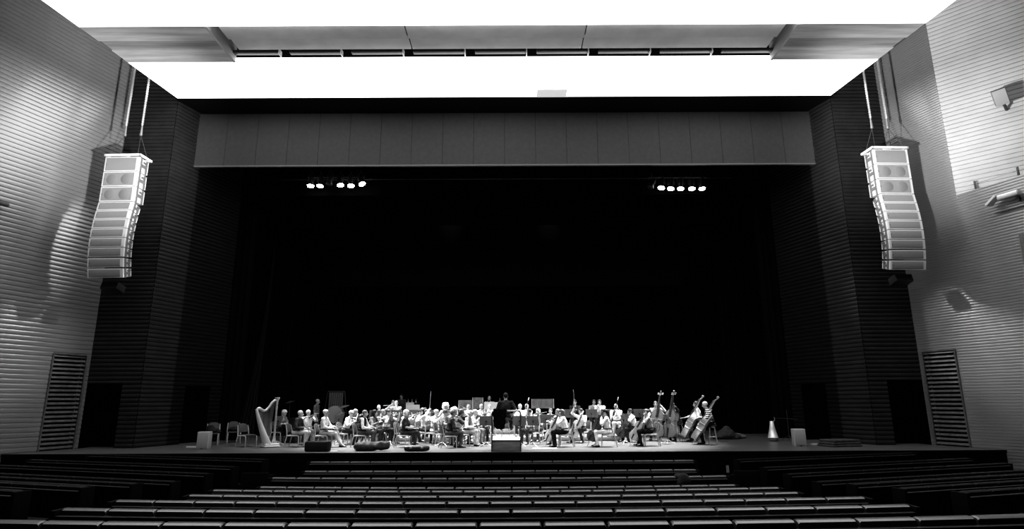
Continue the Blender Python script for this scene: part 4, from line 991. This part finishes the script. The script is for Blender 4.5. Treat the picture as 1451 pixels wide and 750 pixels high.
pc = cellist('cellist raising his bow', 'dark-haired cellist in white shirt raising his bow high', 825, 24.8, 225, 'cello', mk_cello, hair='short', hairv=.05, top=.85, legs=.03, lean=6, head=(0, 4), tgt=dict(R=(.12, .36, 1.36), rp=(-.9, 0, 0)), bow_d=(.0, .05, 1), bow_f=(.7, .7, 0))
cellist('black haired woman in white', 'black-haired woman dressed all in white with a dark cello facing left', 861, 22.5, 278, 'cello_dark', mk_cellod, hair='tail', hairv=.012, top=.85, legs=.72, lean=6, head=(-4, 6), female=True)
cellist('woman in grey top', 'woman in grey top and black trousers with a cello at the front right', 921, 22.8, 276, 'cello', mk_cello, hair='bun', hairv=.10, top=.30, sleeve='short', legs=.012, lean=10, head=(4, 14), female=True)
cellist('man reaching over his cello', 'dark-haired man in bright white shirt bowing a cello behind the front cellos', 899, 24.8, 262, 'cello_dark', mk_cellod, hair='short', hairv=.03, top=.88, legs=.03, lean=14, head=(4, 12))
def bassist(who, lab, px, Y, az, key, mk, bo, up, front, **k):
    p = person(lab, px, Y, 0, az, 'cello', seat=.72, feet=((-.14, .40, .02), (.20, .34, .02)), **k)
    put(key, mk, 'double bass of the ' + who, p['M'] @ frame(Vector(bo), Vector(up), Vector(front)), 'double basses')
    bow_for(p, who, (-.85, .35, -.05), (0, -1, 0)); put('stool', mk_stool, 'tall stool under the ' + who, p['M'], 'bass players\' stools'); return p
bt = dict(L=(.0, .30, 1.44), R=(.28, .46, .98), lp=(.6, -.6, 0), rp=(0, .2, -1))
bassist('man looking round his bass', 'man in pale shirt whose face shows beside a bass scroll', 930, 25.9, 205, 'double_bass', mk_bass, (-.02, .52, .17), (-.17, -.13, 1), (.1, .9, .1), hair='short', hairv=.10, top=.5, legs=.03, lean=4, tgt=dict(bt, L=(-.27, .30, 1.44), R=(.24, .52, .95)), head=(10, 2))
bassist('bending bass player in black', 'bending bass player in black shirt behind the tallest bass scroll', 961, 25.4, 240, 'double_bass', mk_bass, (.05, .54, .17), (-.11, -.17, 1), (-.1, .9, .1), hair='short', hairv=.06, top=.03, legs=.03, lean=24, tgt=dict(bt, L=(-.10, .30, 1.44)), head=(0, 14))
bassist('bass player half hidden by a pale bass', 'dark-haired bass player half hidden behind the slanting pale basses', 991, 24.9, 285, 'double_bass_pale', mk_bassl, (.04, .66, .17), (-.19, -.48, .85), (.25, .85, .45), hair='short', hairv=.08, top=.75, legs=.03, lean=8, tgt=dict(bt, L=(-.21, .08, 1.24)), head=(0, 4))
bassist('bass player in the striped jersey', 'light-haired bass player in black and white striped jersey at the far right', 1008, 23.4, 282, 'double_bass_pale', mk_bassl, (.05, .68, .17), (-.20, -.54, .83), (.30, .80, .5), hair='short', hairv=.6, top=.1, pat=S_breton, legs=.015, lean=16, tgt=dict(bt, L=(-.25, .06, 1.22)), head=(4, 14), s=1.02)

# --- the conductor, podium, stool and rail
YP = 20.98; xp0, xp1 = xat(697, YP, 0), xat(738, YP, 0); cxp = (xp0 + xp1) / 2
pd = thing('podium', 'wooden conductor podium at the centre front of the stage', 'podium', (cxp, YP, 0))
hwp = (xp1 - xp0) / 2
w = MB(); w.box(-hwp, hwp, 0, .03, .01, .345, .008); w.build('front_panel', mat('podium_wood', .24, .5, noise=.25, nscale=2.5, stretch=(1, 1, 5)), pd)
w = MB(); w.box(-hwp, hwp, -.02, 1.5, .345, .385, .01); w.build('deck', mat('podium_deck', .62, .6, noise=.08, nscale=4), pd)
for q in (-1, 1): w = MB(); w.box(q * hwp - .015, q * hwp + .015, .03, 1.5, .01, .345); w.build('side_panel', mat('podium_wood', .24), pd)
w = MB(); w.box(-hwp, hwp, 1.46, 1.5, .01, .345); w.build('back_panel', mat('podium_wood', .24), pd)
rl_ = thing('podium_rail', 'dark metal guard rail with pale top bar in front of the conductor podium', 'rail', (cxp, YP - .06, 0))
for q in (-1, 1):
    w = MB(); w.tube([(q * hwp, 0, 0), (q * hwp, 0, 1.24), (q * (hwp - .02), 0, 1.30), (q * (hwp - .07), 0, 1.33)], .022, 8); w.build('post', M_steeld, rl_)
w = MB(); w.tube([(-hwp + .06, 0, 1.335), (hwp - .06, 0, 1.335)], .026, 8); w.build('top_bar', mat('rail_pale', .7, .4), rl_)
pcn = person('conductor with dark hair in dark short-sleeved shirt seen from behind, hand on hip', 716.5, 21.75, .385, 0, 'hang', seat=.66, hair='short', hairv=.03, top=.045, sleeve='short', legs=.02, lean=3, wide=1.06, s=1.0,
             feet=((-.16, .30, .26), (.20, .30, .26)), tgt=dict(L=(-.20, .34, .98), R=(.21, .06, .76), lp=(.3, 0, -1), rp=(-1, .2, 0), rh=(1, -.5, -.2), lh=(-.5, -.4, -.8)), head=(0, 2))
put('stool', mk_stool, 'tall stool the conductor is perched on', pcn['M'] @ Matrix.Translation((0, -.02, -.05)), None)
Mb = pcn['M'] @ frame(pcn['L'] + Vector((.0, -.02, -.01)), Vector((-.12, .2, 1)), Vector((0, 1, 0)))
t = thing('baton', 'thin pale baton pointing up left of the conductor', 'baton', M=Mb); w = MB(); w.tube([(0, 0, -.04), (0, 0, .40)], [.005, .003], 6); w.build('stick', M_paper, t); w = MB(); w.ball((0, 0, -.04), (.013, .013, .022)); w.build('grip', M_beech, t)
# black jacket hung over the rail
g = SDF((-.5, -.35, -.95), (.5, .35, .15), .015)
g.cone((-.16, -.03, -.0), (.16, -.03, .0), .075, .075, .03, wob=.010); g.cone((-.12, -.06, -.1), (-.10, -.07, -.50), .13, .10, .05, (0, 1, 0), .5, .016); g.cone((.10, -.06, -.1), (.07, -.07, -.52), .12, .10, .05, (0, 1, 0), .5, .016, 2.0)
g.cone((0, .05, -.08), (0, .06, -.32), .13, .10, .05, (0, 1, 0), .4, .01)
v, f = g.mesh(); w = MB(); w.add(v, f); o = w.build('jacket', mat('jacket_black', .008, .9, spec=.1), smooth=80, loc=(xat(708.5, YP - .06, 1.33), YP - .06, 1.345)); tag(o, 'black jacket hung over the left half of the podium rail', 'jacket')

# --- music stands
S = [(394, 24.2, 285, 'dark music stand tilted beside the harp column', 0), (507, 24.4, 270, 'music stand holding a white score before the man in waistcoat', 1),
     (553, 23.9, 275, 'music stand between the waistcoat player and the blonde woman', 0), (627, 23.2, 260, 'music stand left of the dark-suited front player', 0),
     (689, 22.9, 0, 'grey music stand with its back to the hall left of the podium', 0), (736, 22.9, 0, 'grey music stand with its back to the hall behind the podium rail', 0),
     (673, 25.4, 10, 'wide grey music stand behind the violas', 0), (664, 26.2, 5, 'music stand in the shade of the clear screen', 0), (755, 22.75, 30, 'music stand on pale legs right of the podium', 0),
     (774, 25.0, 15, 'grey music stand between two viola players at right', 0), (787, 24.9, 20, 'pale music stand next to the wavy-haired woman', 0), (808, 26.6, 10, 'music stand left of the cellist raising his bow', 0),
     (838, 27.0, 10, 'music stand in front of the two close-sitting players', 0), (860, 26.8, 12, 'music stand behind the black-haired woman in white', 0), (890, 26.2, 20, 'music stand under the small cello scroll', 0),
     (906, 26.6, 25, 'tall grey stand behind the man reaching over his cello', 0), (916, 26.4, 40, 'second tall grey stand close to the bass players', 0), (884, 23.6, 80, 'low dark music stand between the second and third front cellos', 0),
     (945, 23.9, 80, 'thin music stand in front of the basses', 0), (552, 28.0, 0, 'grey music stand below the balding man in waistcoat', 0), (562, 27.2, 0, 'grey music stand below the short-haired flute player', 0), (585, 27.6, 0, 'grey stand under the pale instrument case', 0),
     (614, 26.6, 0, 'grey music stand behind the raised bow', 0), (531, 26.55, 330, 'grey music stand in front of the bald man', 0), (480, 25.8, 300, 'music stand in front of the curly grey-haired violinist', 0)]
for px, Y, face, lab, sh in S:
    Y += .4 if rz_(Y) == 0 and rz_(Y + .4) == 0 else 0
    stand_at(xat(px, Y, rz_(Y) + 1), Y, rz_(Y), face, lab, sheet='white open score on the stand before the man in waistcoat' if sh else None)
# large pale stands and acoustic screens
def big_panel(px, py0, Y, w_, h_, name, lab, cat, m, z0, frame_=True):
    x = xat(px, Y, z0 + h_)
    t = thing(name, lab, cat, (x, Y, z0)); b = MB(); b.box(-w_ / 2, w_ / 2, -.012, .012, 0, h_, .004); b.build('panel', m, t)
    if frame_:
        for q in (-1, 1): b = MB(); b.box(q * w_ / 2 - .012, q * w_ / 2 + .012, -.018, .018, -.0, h_); b.build('frame_post', M_steel, t)
    for q in (-1, 1):
        b = MB(); b.box(q * w_ * .3 - .02, q * w_ * .3 + .02, -.18, .18, rz_(Y) - z0, rz_(Y) - z0 + .03); b.tube([(q * w_ * .3, 0, rz_(Y) - z0 + .02), (q * w_ * .3, 0, .02)], .015, 6); b.build('foot', M_steeld, t)
M_acr = mat('acrylic', .30, .08, spec=.9)
nt = M_acr.node_tree; nt.nodes['Principled BSDF'].inputs['Alpha'].default_value = .35
M_white = mat('panel_white', .75, .6)
big_panel(660, 573, 27.0, .62, .42, 'acoustic_screen', 'small clear acoustic screen left of the conductor', 'screen', M_acr, 1.28)
big_panel(677, 572, 28.2, .48, .5, 'acoustic_screen', 'narrow dark clear screen beside the tall white stand', 'screen', M_acr, 1.32)
big_panel(769, 571, 28.0, 1.0, .42, 'acoustic_screen', 'wide clear acoustic screen right of the conductor', 'screen', M_acr, 1.32)
big_panel(696, 573, 29.2, .66, .40, 'tall_stand', 'tall white stand desk in front of the bald man', 'music stand', M_white, 1.20, False)
big_panel(585, 574, 29.3, .66, .42, 'pale_case', 'large pale instrument case standing at the back left', 'case', mat('panel_pale', .5, .6), 1.08, False)
big_panel(581, 570, 30.2, .40, .30, 'pale_case', 'smaller pale case behind the large pale case', 'case', mat('panel_pale', .5), 1.30, False)

# --- percussion
Yq = 31.6; zq = .54
tb = thing('tubular_bells', 'frame of tubular bells standing behind the left violins', 'tubular bells', (xat(475.5, Yq, 1.5), Yq, zq))
for q in (-1, 1):
    w = MB(); w.tube([(q * .62, .0, 0), (q * .44, .0, 1.62), (q * .36, 0, 1.66)], .02, 8); w.build('frame_leg', M_steeld, tb)
    w = MB(); w.box(q * .62 - .03, q * .62 + .03, -.3, .3, 0, .05); w.build('foot', M_steeld, tb)
w = MB(); w.box(-.40, .40, -.06, .06, 1.60, 1.66); w.build('top_rail', M_steeld, tb)
for k in range(13): w = MB(); x = -.34 + k * .057; w.tube([(x, 0, 1.58), (x, 0, .25 + .03 * k)], .019, 8); w.build('bell_tube', M_hard, tb)
w = MB(); w.box(-.40, .40, -.05, .05, .30, .36); w.build('lower_rail', M_steeld, tb)
bd = thing('bass_drum', 'large drum in front of the tubular bells', 'drum', (xat(475, 30.9, 1), 30.9, .54))
w = MB(); w.M = Matrix.Translation((0, 0, .50)) @ Matrix.Rotation(R(90), 4, 'X'); w.lathe([(.40, -.2), (.42, -.19), (.42, .19), (.40, .2)], 28, cap=False); w.build('shell', M_varn, bd)
for q in (-1, 1): w = MB(); w.M = Matrix.Translation((0, q * .2, .50)) @ Matrix.Rotation(R(90), 4, 'X'); w.lathe([(.40, 0), (.001, .001)], 28, cap=False); w.build('drumhead', mat('drumhead', .35, .7), bd)
for q in (-1, 1): w = MB(); w.tube([(q * .38, -.2, 0), (q * .38, 0, .34), (q * .38, .2, 0)], .018, 6); w.build('cradle_leg', M_steeld, bd)
for px, py, Yc, lab, rr in ((487, 576.5, 30.2, 'bright cymbal tilted on a stand right of the tubular bells', .28), (484, 586, 29.9, 'low small cymbal under the bright cymbal', .17), (598, 579.5, 29.6, 'pale cymbal beside the raised bow', .22), (411, 570, 27.5, 'dim cymbal high above the keyboard', .20)):
    pc_ = at(px, py, Yc); z0 = rz_(Yc) if px > 460 else 0
    c = thing('cymbal', lab, 'cymbal', (pc_.x, pc_.y, z0)); zz = pc_.z - z0
    w = MB(); w.M = Matrix.Translation((0, 0, zz)) @ Matrix.Rotation(R(-12), 4, 'Y') @ Matrix.Rotation(R(12), 4, 'X'); w.lathe([(rr, -.004), (rr, 0), (rr * .35, .022), (rr * .25, .045), (.001, .055)], 24); w.build('plate', M_steel if px != 411 else M_steeld, c)
    w = MB(); w.tube([(0, 0, .2), (0, 0, zz)], .012, 6); w.build('pole', M_steeld, c)
    for k in range(3): a = k * 2.1; w = MB(); w.tube([(0, 0, .35), (.25 * math.cos(a), .25 * math.sin(a), .01)], .012, 6); w.build('leg', M_steeld, c)
tbx = thing('percussion_table', 'small dark table with a row of little instruments at the back left', 'table', (xat(581, 31.4, 1.5), 31.4, .54))
w = MB(); w.box(-.40, .40, -.2, .2, 1.02, 1.06, .005); w.build('top', M_steeld, tbx)
for qx in (-.36, .36):
    for qy in (-.17, .17): w = MB(); w.tube([(qx, qy, 0), (qx, qy, 1.02)], .015, 6); w.build('leg', M_steeld, tbx)
for k in range(4):
    w = MB(); w.lathe([(.05, 0), (.045, .03), (.02, .08), (.012, .09), (.012, .15), (.02, .17), (.001, .18)], 10); o = w.build('hand_bell', M_hard, loc=(tbx.location.x - .30 + .2 * k, 31.4, 1.60)); tag(o, 'small dark hand bell, %s from the left on the percussion table' % ORD[k], 'bell', 'hand bells on the percussion table')

# --- the dark keyboard instrument behind the harp
ky = thing('keyboard_instrument', 'dark upright keyboard instrument behind the harp', 'keyboard', (xat(420, 26.25, 1), 26.25, 0), -R(285))
w = MB(); w.box(-.62, .62, -.42, -.05, .02, .98, .01); w.build('case', M_ebony, ky); w = MB(); w.box(-.62, .62, -.06, .26, .62, .74, .01); w.build('keybed', M_ebony, ky)
w = MB(); w.box(-.56, .56, .02, .24, .74, .755, .003); w.build('keys', M_paper, ky); w = MB(); w.box(-.64, .64, -.44, -.03, .98, 1.01, .006); w.build('lid', M_ebony, ky)
for q in (-1, 1): w = MB(); w.tube([(q * .55, .2, 0), (q * .55, .2, .62)], .025, 8); w.build('leg', M_ebony, ky)

# --- the harp
hp = thing('harp', 'tall pale concert harp standing at the left end of the orchestra', 'harp', (xat(387.5, 23.5, 0), 23.5, 0), R(42))
M_harp = mat('harp_sound_box', .66, .45, spec=.4, noise=.08, nscale=4); M_gilt = mat('harp_gilding', .5, .35, metal=.35, noise=.25, nscale=25)
# harp plane: local x, column at 0, player's side at -x
w = MB(); w.lathe([(.075, .14), (.085, .20), (.06, .26), (.05, .34), (.040, .42), (.036, 1.30), (.042, 1.40), (.05, 1.46), (.042, 1.52), (.05, 1.60), (.045, 1.66), (.06, 1.72), (.085, 1.78), (.095, 1.80), (.09, 1.83), (.07, 1.835)], 14); w.build('column', M_gilt, hp)
w = MB(); w.tube([(0, 0, 1.72), (-.10, 0, 1.72), (-.20, 0, 1.62), (-.29, 0, 1.47), (-.38, 0, 1.36), (-.47, 0, 1.33), (-.56, 0, 1.37), (-.64, 0, 1.43), (-.70, 0, 1.42), (-.74, 0, 1.36)], [.045, .05, .05, .048, .05, .055, .06, .06, .055, .04], 10, flat=1.0); w.build('neck', M_gilt, hp)
rings = []
for k in range(9):
    s_ = k / 8; cx = -.74 + .52 * s_ ** 1.15; cz = 1.40 - 1.24 * s_; hw3 = .06 + .21 * s_; dp = .05 + .14 * s_
    ax = Vector((.52, 0, -1.24)).normalized(); nb_ = Vector((-ax.z * -1, 0, ax.x)); nb_ = Vector((-.92, 0, -.38)).normalized()
    rings.append([Vector((cx, 0, cz)) + Vector((0, 1, 0)) * (hw3 * math.cos(q)) + nb_ * (dp * max(0, math.sin(q))) - nb_ * (.02 if math.sin(q) < -.01 else 0) * 1 for q in [2 * math.pi * j / 20 for j in range(20)]])
w = MB(); w.loft(rings); w.build('sound_box', M_harp, hp)
w = MB(); w.box(-.40, .13, -.26, .26, .045, .15, .02); w.box(-.44, .16, -.28, .28, .02, .06, .012); w.build('base', M_harp, hp)
for sx, sy in ((-.4, -.19), (-.4, .19), (.12, -.19), (.12, .19)): w = MB(); w.ball((sx, sy, .03), (.045, .045, .03)); w.build('foot', M_gilt, hp)
w = MB()
for k in range(44):
    s_ = k / 43; x1 = -.07 - .62 * s_; zt_ = 1.70 if s_ < .1 else 1.68 - .32 * min(1, (s_ - .1) / .55)
    s2 = 1 - s_ * .93; w.tube([(-.74 + .52 * s2 ** 1.15 + .02, 0, 1.40 - 1.24 * s2), (x1, 0, zt_ if s_ < .62 else 1.35)], .0022, 4)
w.build('strings', M_string, hp)
for k in range(7): w = MB(); a = -.42 + k * .14; w.box(-.52 + abs(a) * .2, -.42, a * .42 - .012, a * .42 + .012, .07, .085, .004); w.build('pedal', M_brass, hp)

# --- chairs and things at the left edge
put('chair', mk_chair, 'empty wooden chair with rounded back left of the harp', place(xat(350, 23.7, .5), 23.7, 0, -R(118)), 'musicians\' chairs')
put('chair', mk_chair, 'dim chair with a dark bag, far left behind the harp chair', place(xat(331.5, 26.2, .5), 26.2, 0, -R(150)), 'musicians\' chairs')
put('chair', mk_chair, 'dark chair with a bundle behind the small white speaker', place(xat(301, 25.0, .5), 25.0, 0, -R(160)), 'musicians\' chairs')
def lump(name, lab, cat, loc, parts, m, h=.016):
    g = SDF((-.8, -.6, -.05), (.8, .6, .75), h)
    for k, (c, r) in enumerate(parts): g.ell(c, r, .06, wob=.012, ph=k * 1.3, fr=26)
    v, f = g.mesh(); w = MB(); w.add(v, f); o = w.build(name, m, smooth=80, loc=loc); return tag(o, lab, cat)
M_bag = mat('bag_dark', .022, .8, noise=.3, nscale=12, bump=.2); M_bag2 = mat('bag_grey', .05, .8, noise=.3, nscale=12, bump=.2)
lump('coat', 'dark crumpled coat lying on the chair behind the white speaker', 'coat', (xat(301, 25.0, .5), 25.0, .455), [((0, 0, .08), (.22, .20, .10)), ((-.05, -.1, .18), (.17, .10, .13)), ((.15, .1, .05), (.16, .12, .08))], M_bag)
lump('bag', 'dark bag lying on the dim chair at far left', 'bag', (xat(331.5, 26.2, .5), 26.2, .455), [((0, 0, .08), (.20, .16, .10)), ((.10, .05, .10), (.12, .12, .09))], M_bag)
lump('covered_bundle', 'dark covered bundle on the floor right of the basses', 'bundle', (xat(1030, 27.0, 0), 27.0, 0), [((0, 0, .20), (.36, .3, .26)), ((-.3, 0, .13), (.34, .25, .16)), ((.3, .05, .10), (.36, .25, .13)), ((.02, 0, .40), (.18, .16, .16))], M_bag2)
lump('cloth_bundle', 'small pale cloth bundle beside the dark covered bundle', 'bundle', (xat(1045, 27.4, 0), 27.4, 0), [((0, 0, .14), (.24, .14, .10)), ((.2, 0, .08), (.2, .14, .09))], mat('cloth_pale_dim', .16, .8, noise=.4, nscale=15))
# soft and hard cases on the front of the stage
w = MB(); w.box(-.42, .42, -.17, .17, 0, .34, .06); o = w.build('instrument_bag', mat('bag_black', .006, .8, bump=.2), loc=(xat(450, 21.4, 0), 21.4, 0)); tag(o, 'black square soft bag on the front edge of the stage', 'bag')
vb = lump('violin_bag', 'dark soft violin bag lying at the front under the waistcoat player', 'bag', (xat(524, 21.5, 0), 21.5, 0), [((-.10, 0, .15), (.46, .18, .17)), ((.38, .05, .17), (.30, .14, .15)), ((-.36, 0, .14), (.2, .18, .15))], mat('bag_soft', .045, .75, noise=.3, nscale=9, bump=.3))
vc = thing('violin_case', 'dark hard violin case with two clasps lying at the stage front', 'case', (xat(591, 21.3, 0), 21.3, 0), R(-1))
w = MB(); rings = []
for x, hy, hh in ((-.44, .05, .10), (-.41, .10, .17), (-.30, .125, .20), (0, .12, .20), (.25, .105, .19), (.37, .08, .16), (.42, .04, .10)):
    rings.append([(x, hy * math.cos(q), .10 + hh * .5 * math.sin(q) * min(1, 1.0)) for q in [2 * math.pi * j / 14 for j in range(14)]])
w.loft(rings); w.build('shell', mat('case_dark', .03, .45), vc)
for x in (-.20, .18): w = MB(); w.box(x - .04, x + .04, -.14, -.10, .10, .16, .008); w.build('clasp', M_steel, vc)
w = MB(); w.tube([(-.08, -.12, .11), (-.06, -.16, .13), (.04, -.16, .13), (.06, -.12, .11)], .010, 6); w.build('handle', M_rubber, vc)
bo = thing('water_bottle', 'small clear water bottle standing under the blonde woman chair', 'bottle', (xat(580, 22.3, 0), 22.3, 0))
w = MB(); w.lathe([(.030, 0), (.034, .01), (.034, .15), (.028, .18), (.014, .21), (.013, .225)], 12); w.build('body', mat('bottle', .6, .15), bo); w = MB(); w.lathe([(.016, .222), (.016, .245)], 10); w.build('cap', M_paper, bo)
for px, Y, lab, wx, wy in ((772, 21.9, 'loose white pages on the floor by the first front cello', .42, .16), (473, 21.35, 'small white paper on the stage by the black bag', .12, .06)):
    w = MB(); w.box(-wx, wx, -wy, wy, 0.0, .035 if wx > .2 else .02, .005); o = w.build('paper_sheets', M_paper, loc=(xat(px, Y, 0), Y, 0.001)); tag(o, lab, 'paper')
# front fill speakers and their cables, folded stack, mute, pale pole
for px, Y, lab, rz in ((287, 22.45, 'small white box speaker standing at the left front of the stage', R(4)), (1134, 22.6, 'small white box speaker standing at the right front of the stage', R(-6))):
    t = thing('stage_speaker', lab, 'speaker', (xat(px, Y, .3), Y, 0), rz)
    w = MB(); w.box(-.21, .21, 0, .30, 0, .62, .02); w.build('cabinet', mat('speaker_pale', .42, .5), t); w = MB(); w.box(-.195, .195, -.018, .002, .05, .585, .008); w.build('grille', mat('speaker_mesh', .32, .6), t)
    w = MB(); w.box(-.03, .03, -.022, -.01, .02, .04); w.build('badge', M_rubber, t)
for xa, xb, lab in ((xat(259, 23.0, 0), xat(278, 22.7, 0), 'pale flat cable cover leading left from the white speaker'), (xat(1144, 23.6, 0), xat(1168, 23.4, 0), 'pale flat cable cover leading right from the white speaker')):
    w = MB(); w.box(xa, xb, 23.2, 23.3, 0, .06, .01); o = w.build('cable_cover', mat('cable_cover', .5, .6)); tag(o, lab, 'cable cover')
mu = thing('tuba_mute', 'silver cone shaped mute standing on the right of the stage', 'mute', (xat(1095, 25.6, .3), 25.6, 0))
w = MB(); w.lathe([(.12, 0), (.18, .03), (.205, .09), (.21, .14)], 20); w.build('base', mat('mute_base', .25, .35, metal=.4), mu)
w = MB(); w.lathe([(.225, .14), (.20, .16), (.12, .50), (.075, .78), (.06, .80), (.001, .805)], 20); w.build('cone', mat('mute_cone', .75, .35, metal=.3), mu)
w = MB(); w.tube([(.07, 0, .78), (.13, 0, .84), (.14, 0, .92), (.10, -.02, .95)], .018, 6); w.build('handle', M_steel, mu)
fs = thing('folded_panels', 'low stack of flat folded grey cloths at the right front of the stage', 'stack', (xat(1190, 22.7, 0), 22.7, 0), R(14))
for k in range(3):
    w = MB(); w.M = Matrix.Rotation(R(2 * k - 2), 4, 'Z'); w.box(-.62 + .02 * k, .62 - .02 * k, -.42 + .02 * k, .42 - .03 * k, .085 * k, .085 * k + .08, .03); w.build('sheet', mat('folded_cloth', .075, .85, noise=.25, nscale=9, bump=.3), fs)
st_ = thing('microphone_stand', 'thin dim stand with a boom behind the right white speaker', 'stand', (xat(1117, 25.8, .5), 25.8, 0))
w = MB(); w.tube([(0, 0, .05), (0, 0, 1.25)], .014, 6); w.build('pole', M_steeld, st_); w = MB(); w.tube([(-.55, 0, .92), (.45, 0, .86)], .012, 6); w.build('boom', M_steeld, st_)
for k in range(3): a = .5 + k * 2.1; w = MB(); w.tube([(0, 0, .22), (.32 * math.cos(a), .32 * math.sin(a), .012)], .012, 6); w.build('leg', M_steeld, st_)
# garment on a seat back
Yg, zg = ROWY[6]; xg = xat(965, Yg + .011 * 16, zg)
lump('garment', 'dark fuzzy garment thrown over the right end of a bench back', 'garment', (xg, Yg + .011 * xg * xg, zg - .30), [((0, -.10, .12), (.14, .07, .22)), ((0, .0, .30), (.14, .12, .06)), ((.06, -.1, .22), (.12, .07, .12))], mat('garment_dark', .035, .95, noise=.4, nscale=30))
# ================================================================== LIGHT, CAMERA
def spot(name, loc, target, power, size, blend=.6, rad=.15):
    l = bpy.data.lights.new(name, 'SPOT'); l.energy = power; l.spot_size = R(size); l.spot_blend = blend; l.shadow_soft_size = rad
    o = bpy.data.objects.new(name, l); COL.objects.link(o); o.location = loc
    o.rotation_euler = (Vector(target) - Vector(loc)).to_track_quat('-Z', 'Y').to_euler(); return o
for i, (p, D) in enumerate(LAMPS):
    q = p + D @ Vector((0, 0, -.30))
    spot('spotlight_beam', q, (p.x * .45, 24.8, .3), 2900, 48, .7, .12)
for x in (-6.5, -2.2, 2.2, 6.5):
    spot('overhead_fill', (x, 24.9, 12.2), (x * .72, 25.0, 0), 4000, 42, .8, .25)  # unseen fill spots added behind the pelmet
spot('overhead_fill', (-8.8, 24.6, 12.2), (-7.4, 23.9, .5), 3600, 34, .9, .25)  # extra hidden spot added to brighten the left players
for x in (-5, 0, 5):
    spot('back_beam', (x, 31.5, 12.5), (x * .7, 26.5, .5), 3100, 46, .8, .25)
for x in (-7, 7):
    spot('front_beam', (x, 17.9, 15.2), (x * .35, 24.5, .6), 2100, 30, .8, .2)
# unseen spots added at mirror angles to draw bright streaks on the side walls
def wash(px, py, tt, z, power, size, right=False, rad=.25):
    A_, d_, n_ = (AR, dR, nR) if right else (aL, dL, nL)
    q = ray(px, py); t = (A_ - EYE).dot(n_) / q.dot(n_); h = EYE + q * t
    v = Vector((h.x - EYE.x, h.y - EYE.y, 0)).normalized(); r = v - n_ * (2 * v.dot(n_)); q = Vector((h.x, h.y, 0)) + r * tt
    spot('streak_lamp', (q.x, q.y, z), (h.x, h.y, h.z), power, size, .8, rad)
wash(30, 500, 14, 12.4, 1300, 13, rad=.2); wash(92, 350, 15, 12.6, 420, 16, rad=.35)
wash(1360, 480, 14, 12.4, 1300, 13, True, rad=.2); wash(1434, 520, 13, 12.2, 1100, 13, True, rad=.2)
for sg in (-1, 1): spot('wall_fill', (sg * 3.0, 13.0, 5.0), (sg * 16.2, 21.6, 12.6), 12500, 36, 1.0, .3)  # unseen fill spots added to brighten the upper side walls
for x in (-8, 0, 8): spot('recess_fill', (x, 11.5, 4.5), (x * 1.05, 19.0, 14.2), 1700, 50, .8, .2)  # fill spots without fixtures, added to lift the ceiling recess
for x in (-3.2, 2.4): spot('border_glow', (x, 31.6, 13.2), (x, 34.9, 9.6), 260, 40, .9, .1)
wd = bpy.data.worlds.new('world'); bpy.context.scene.world = wd; wd.use_nodes = True
wd.node_tree.nodes['Background'].inputs[0].default_value = (.5, .5, .5, 1); wd.node_tree.nodes['Background'].inputs[1].default_value = .004
cam = bpy.data.cameras.new('camera'); co = bpy.data.objects.new('camera', cam); COL.objects.link(co)
cam.sensor_width = 36; cam.lens = F / 1451 * 36; cam.clip_end = 200
fwd = Vector((0, math.cos(TH), math.sin(TH))); up0 = Vector((0, -math.sin(TH), math.cos(TH))); rt0 = Vector((1, 0, 0))
rt = rt0 * math.cos(ROLL) - up0 * math.sin(ROLL); up = up0 * math.cos(ROLL) + rt0 * math.sin(ROLL)
Mc = Matrix.Identity(4)
for i in range(3): Mc[i][0] = rt[i]; Mc[i][1] = up[i]; Mc[i][2] = -fwd[i]; Mc[i][3] = EYE[i]
co.matrix_world = Mc
bpy.context.scene.camera = co
sc = bpy.context.scene
sc.view_settings.view_transform = 'Standard'; sc.view_settings.look = 'High Contrast'; sc.view_settings.exposure = 0; sc.view_settings.gamma = 1
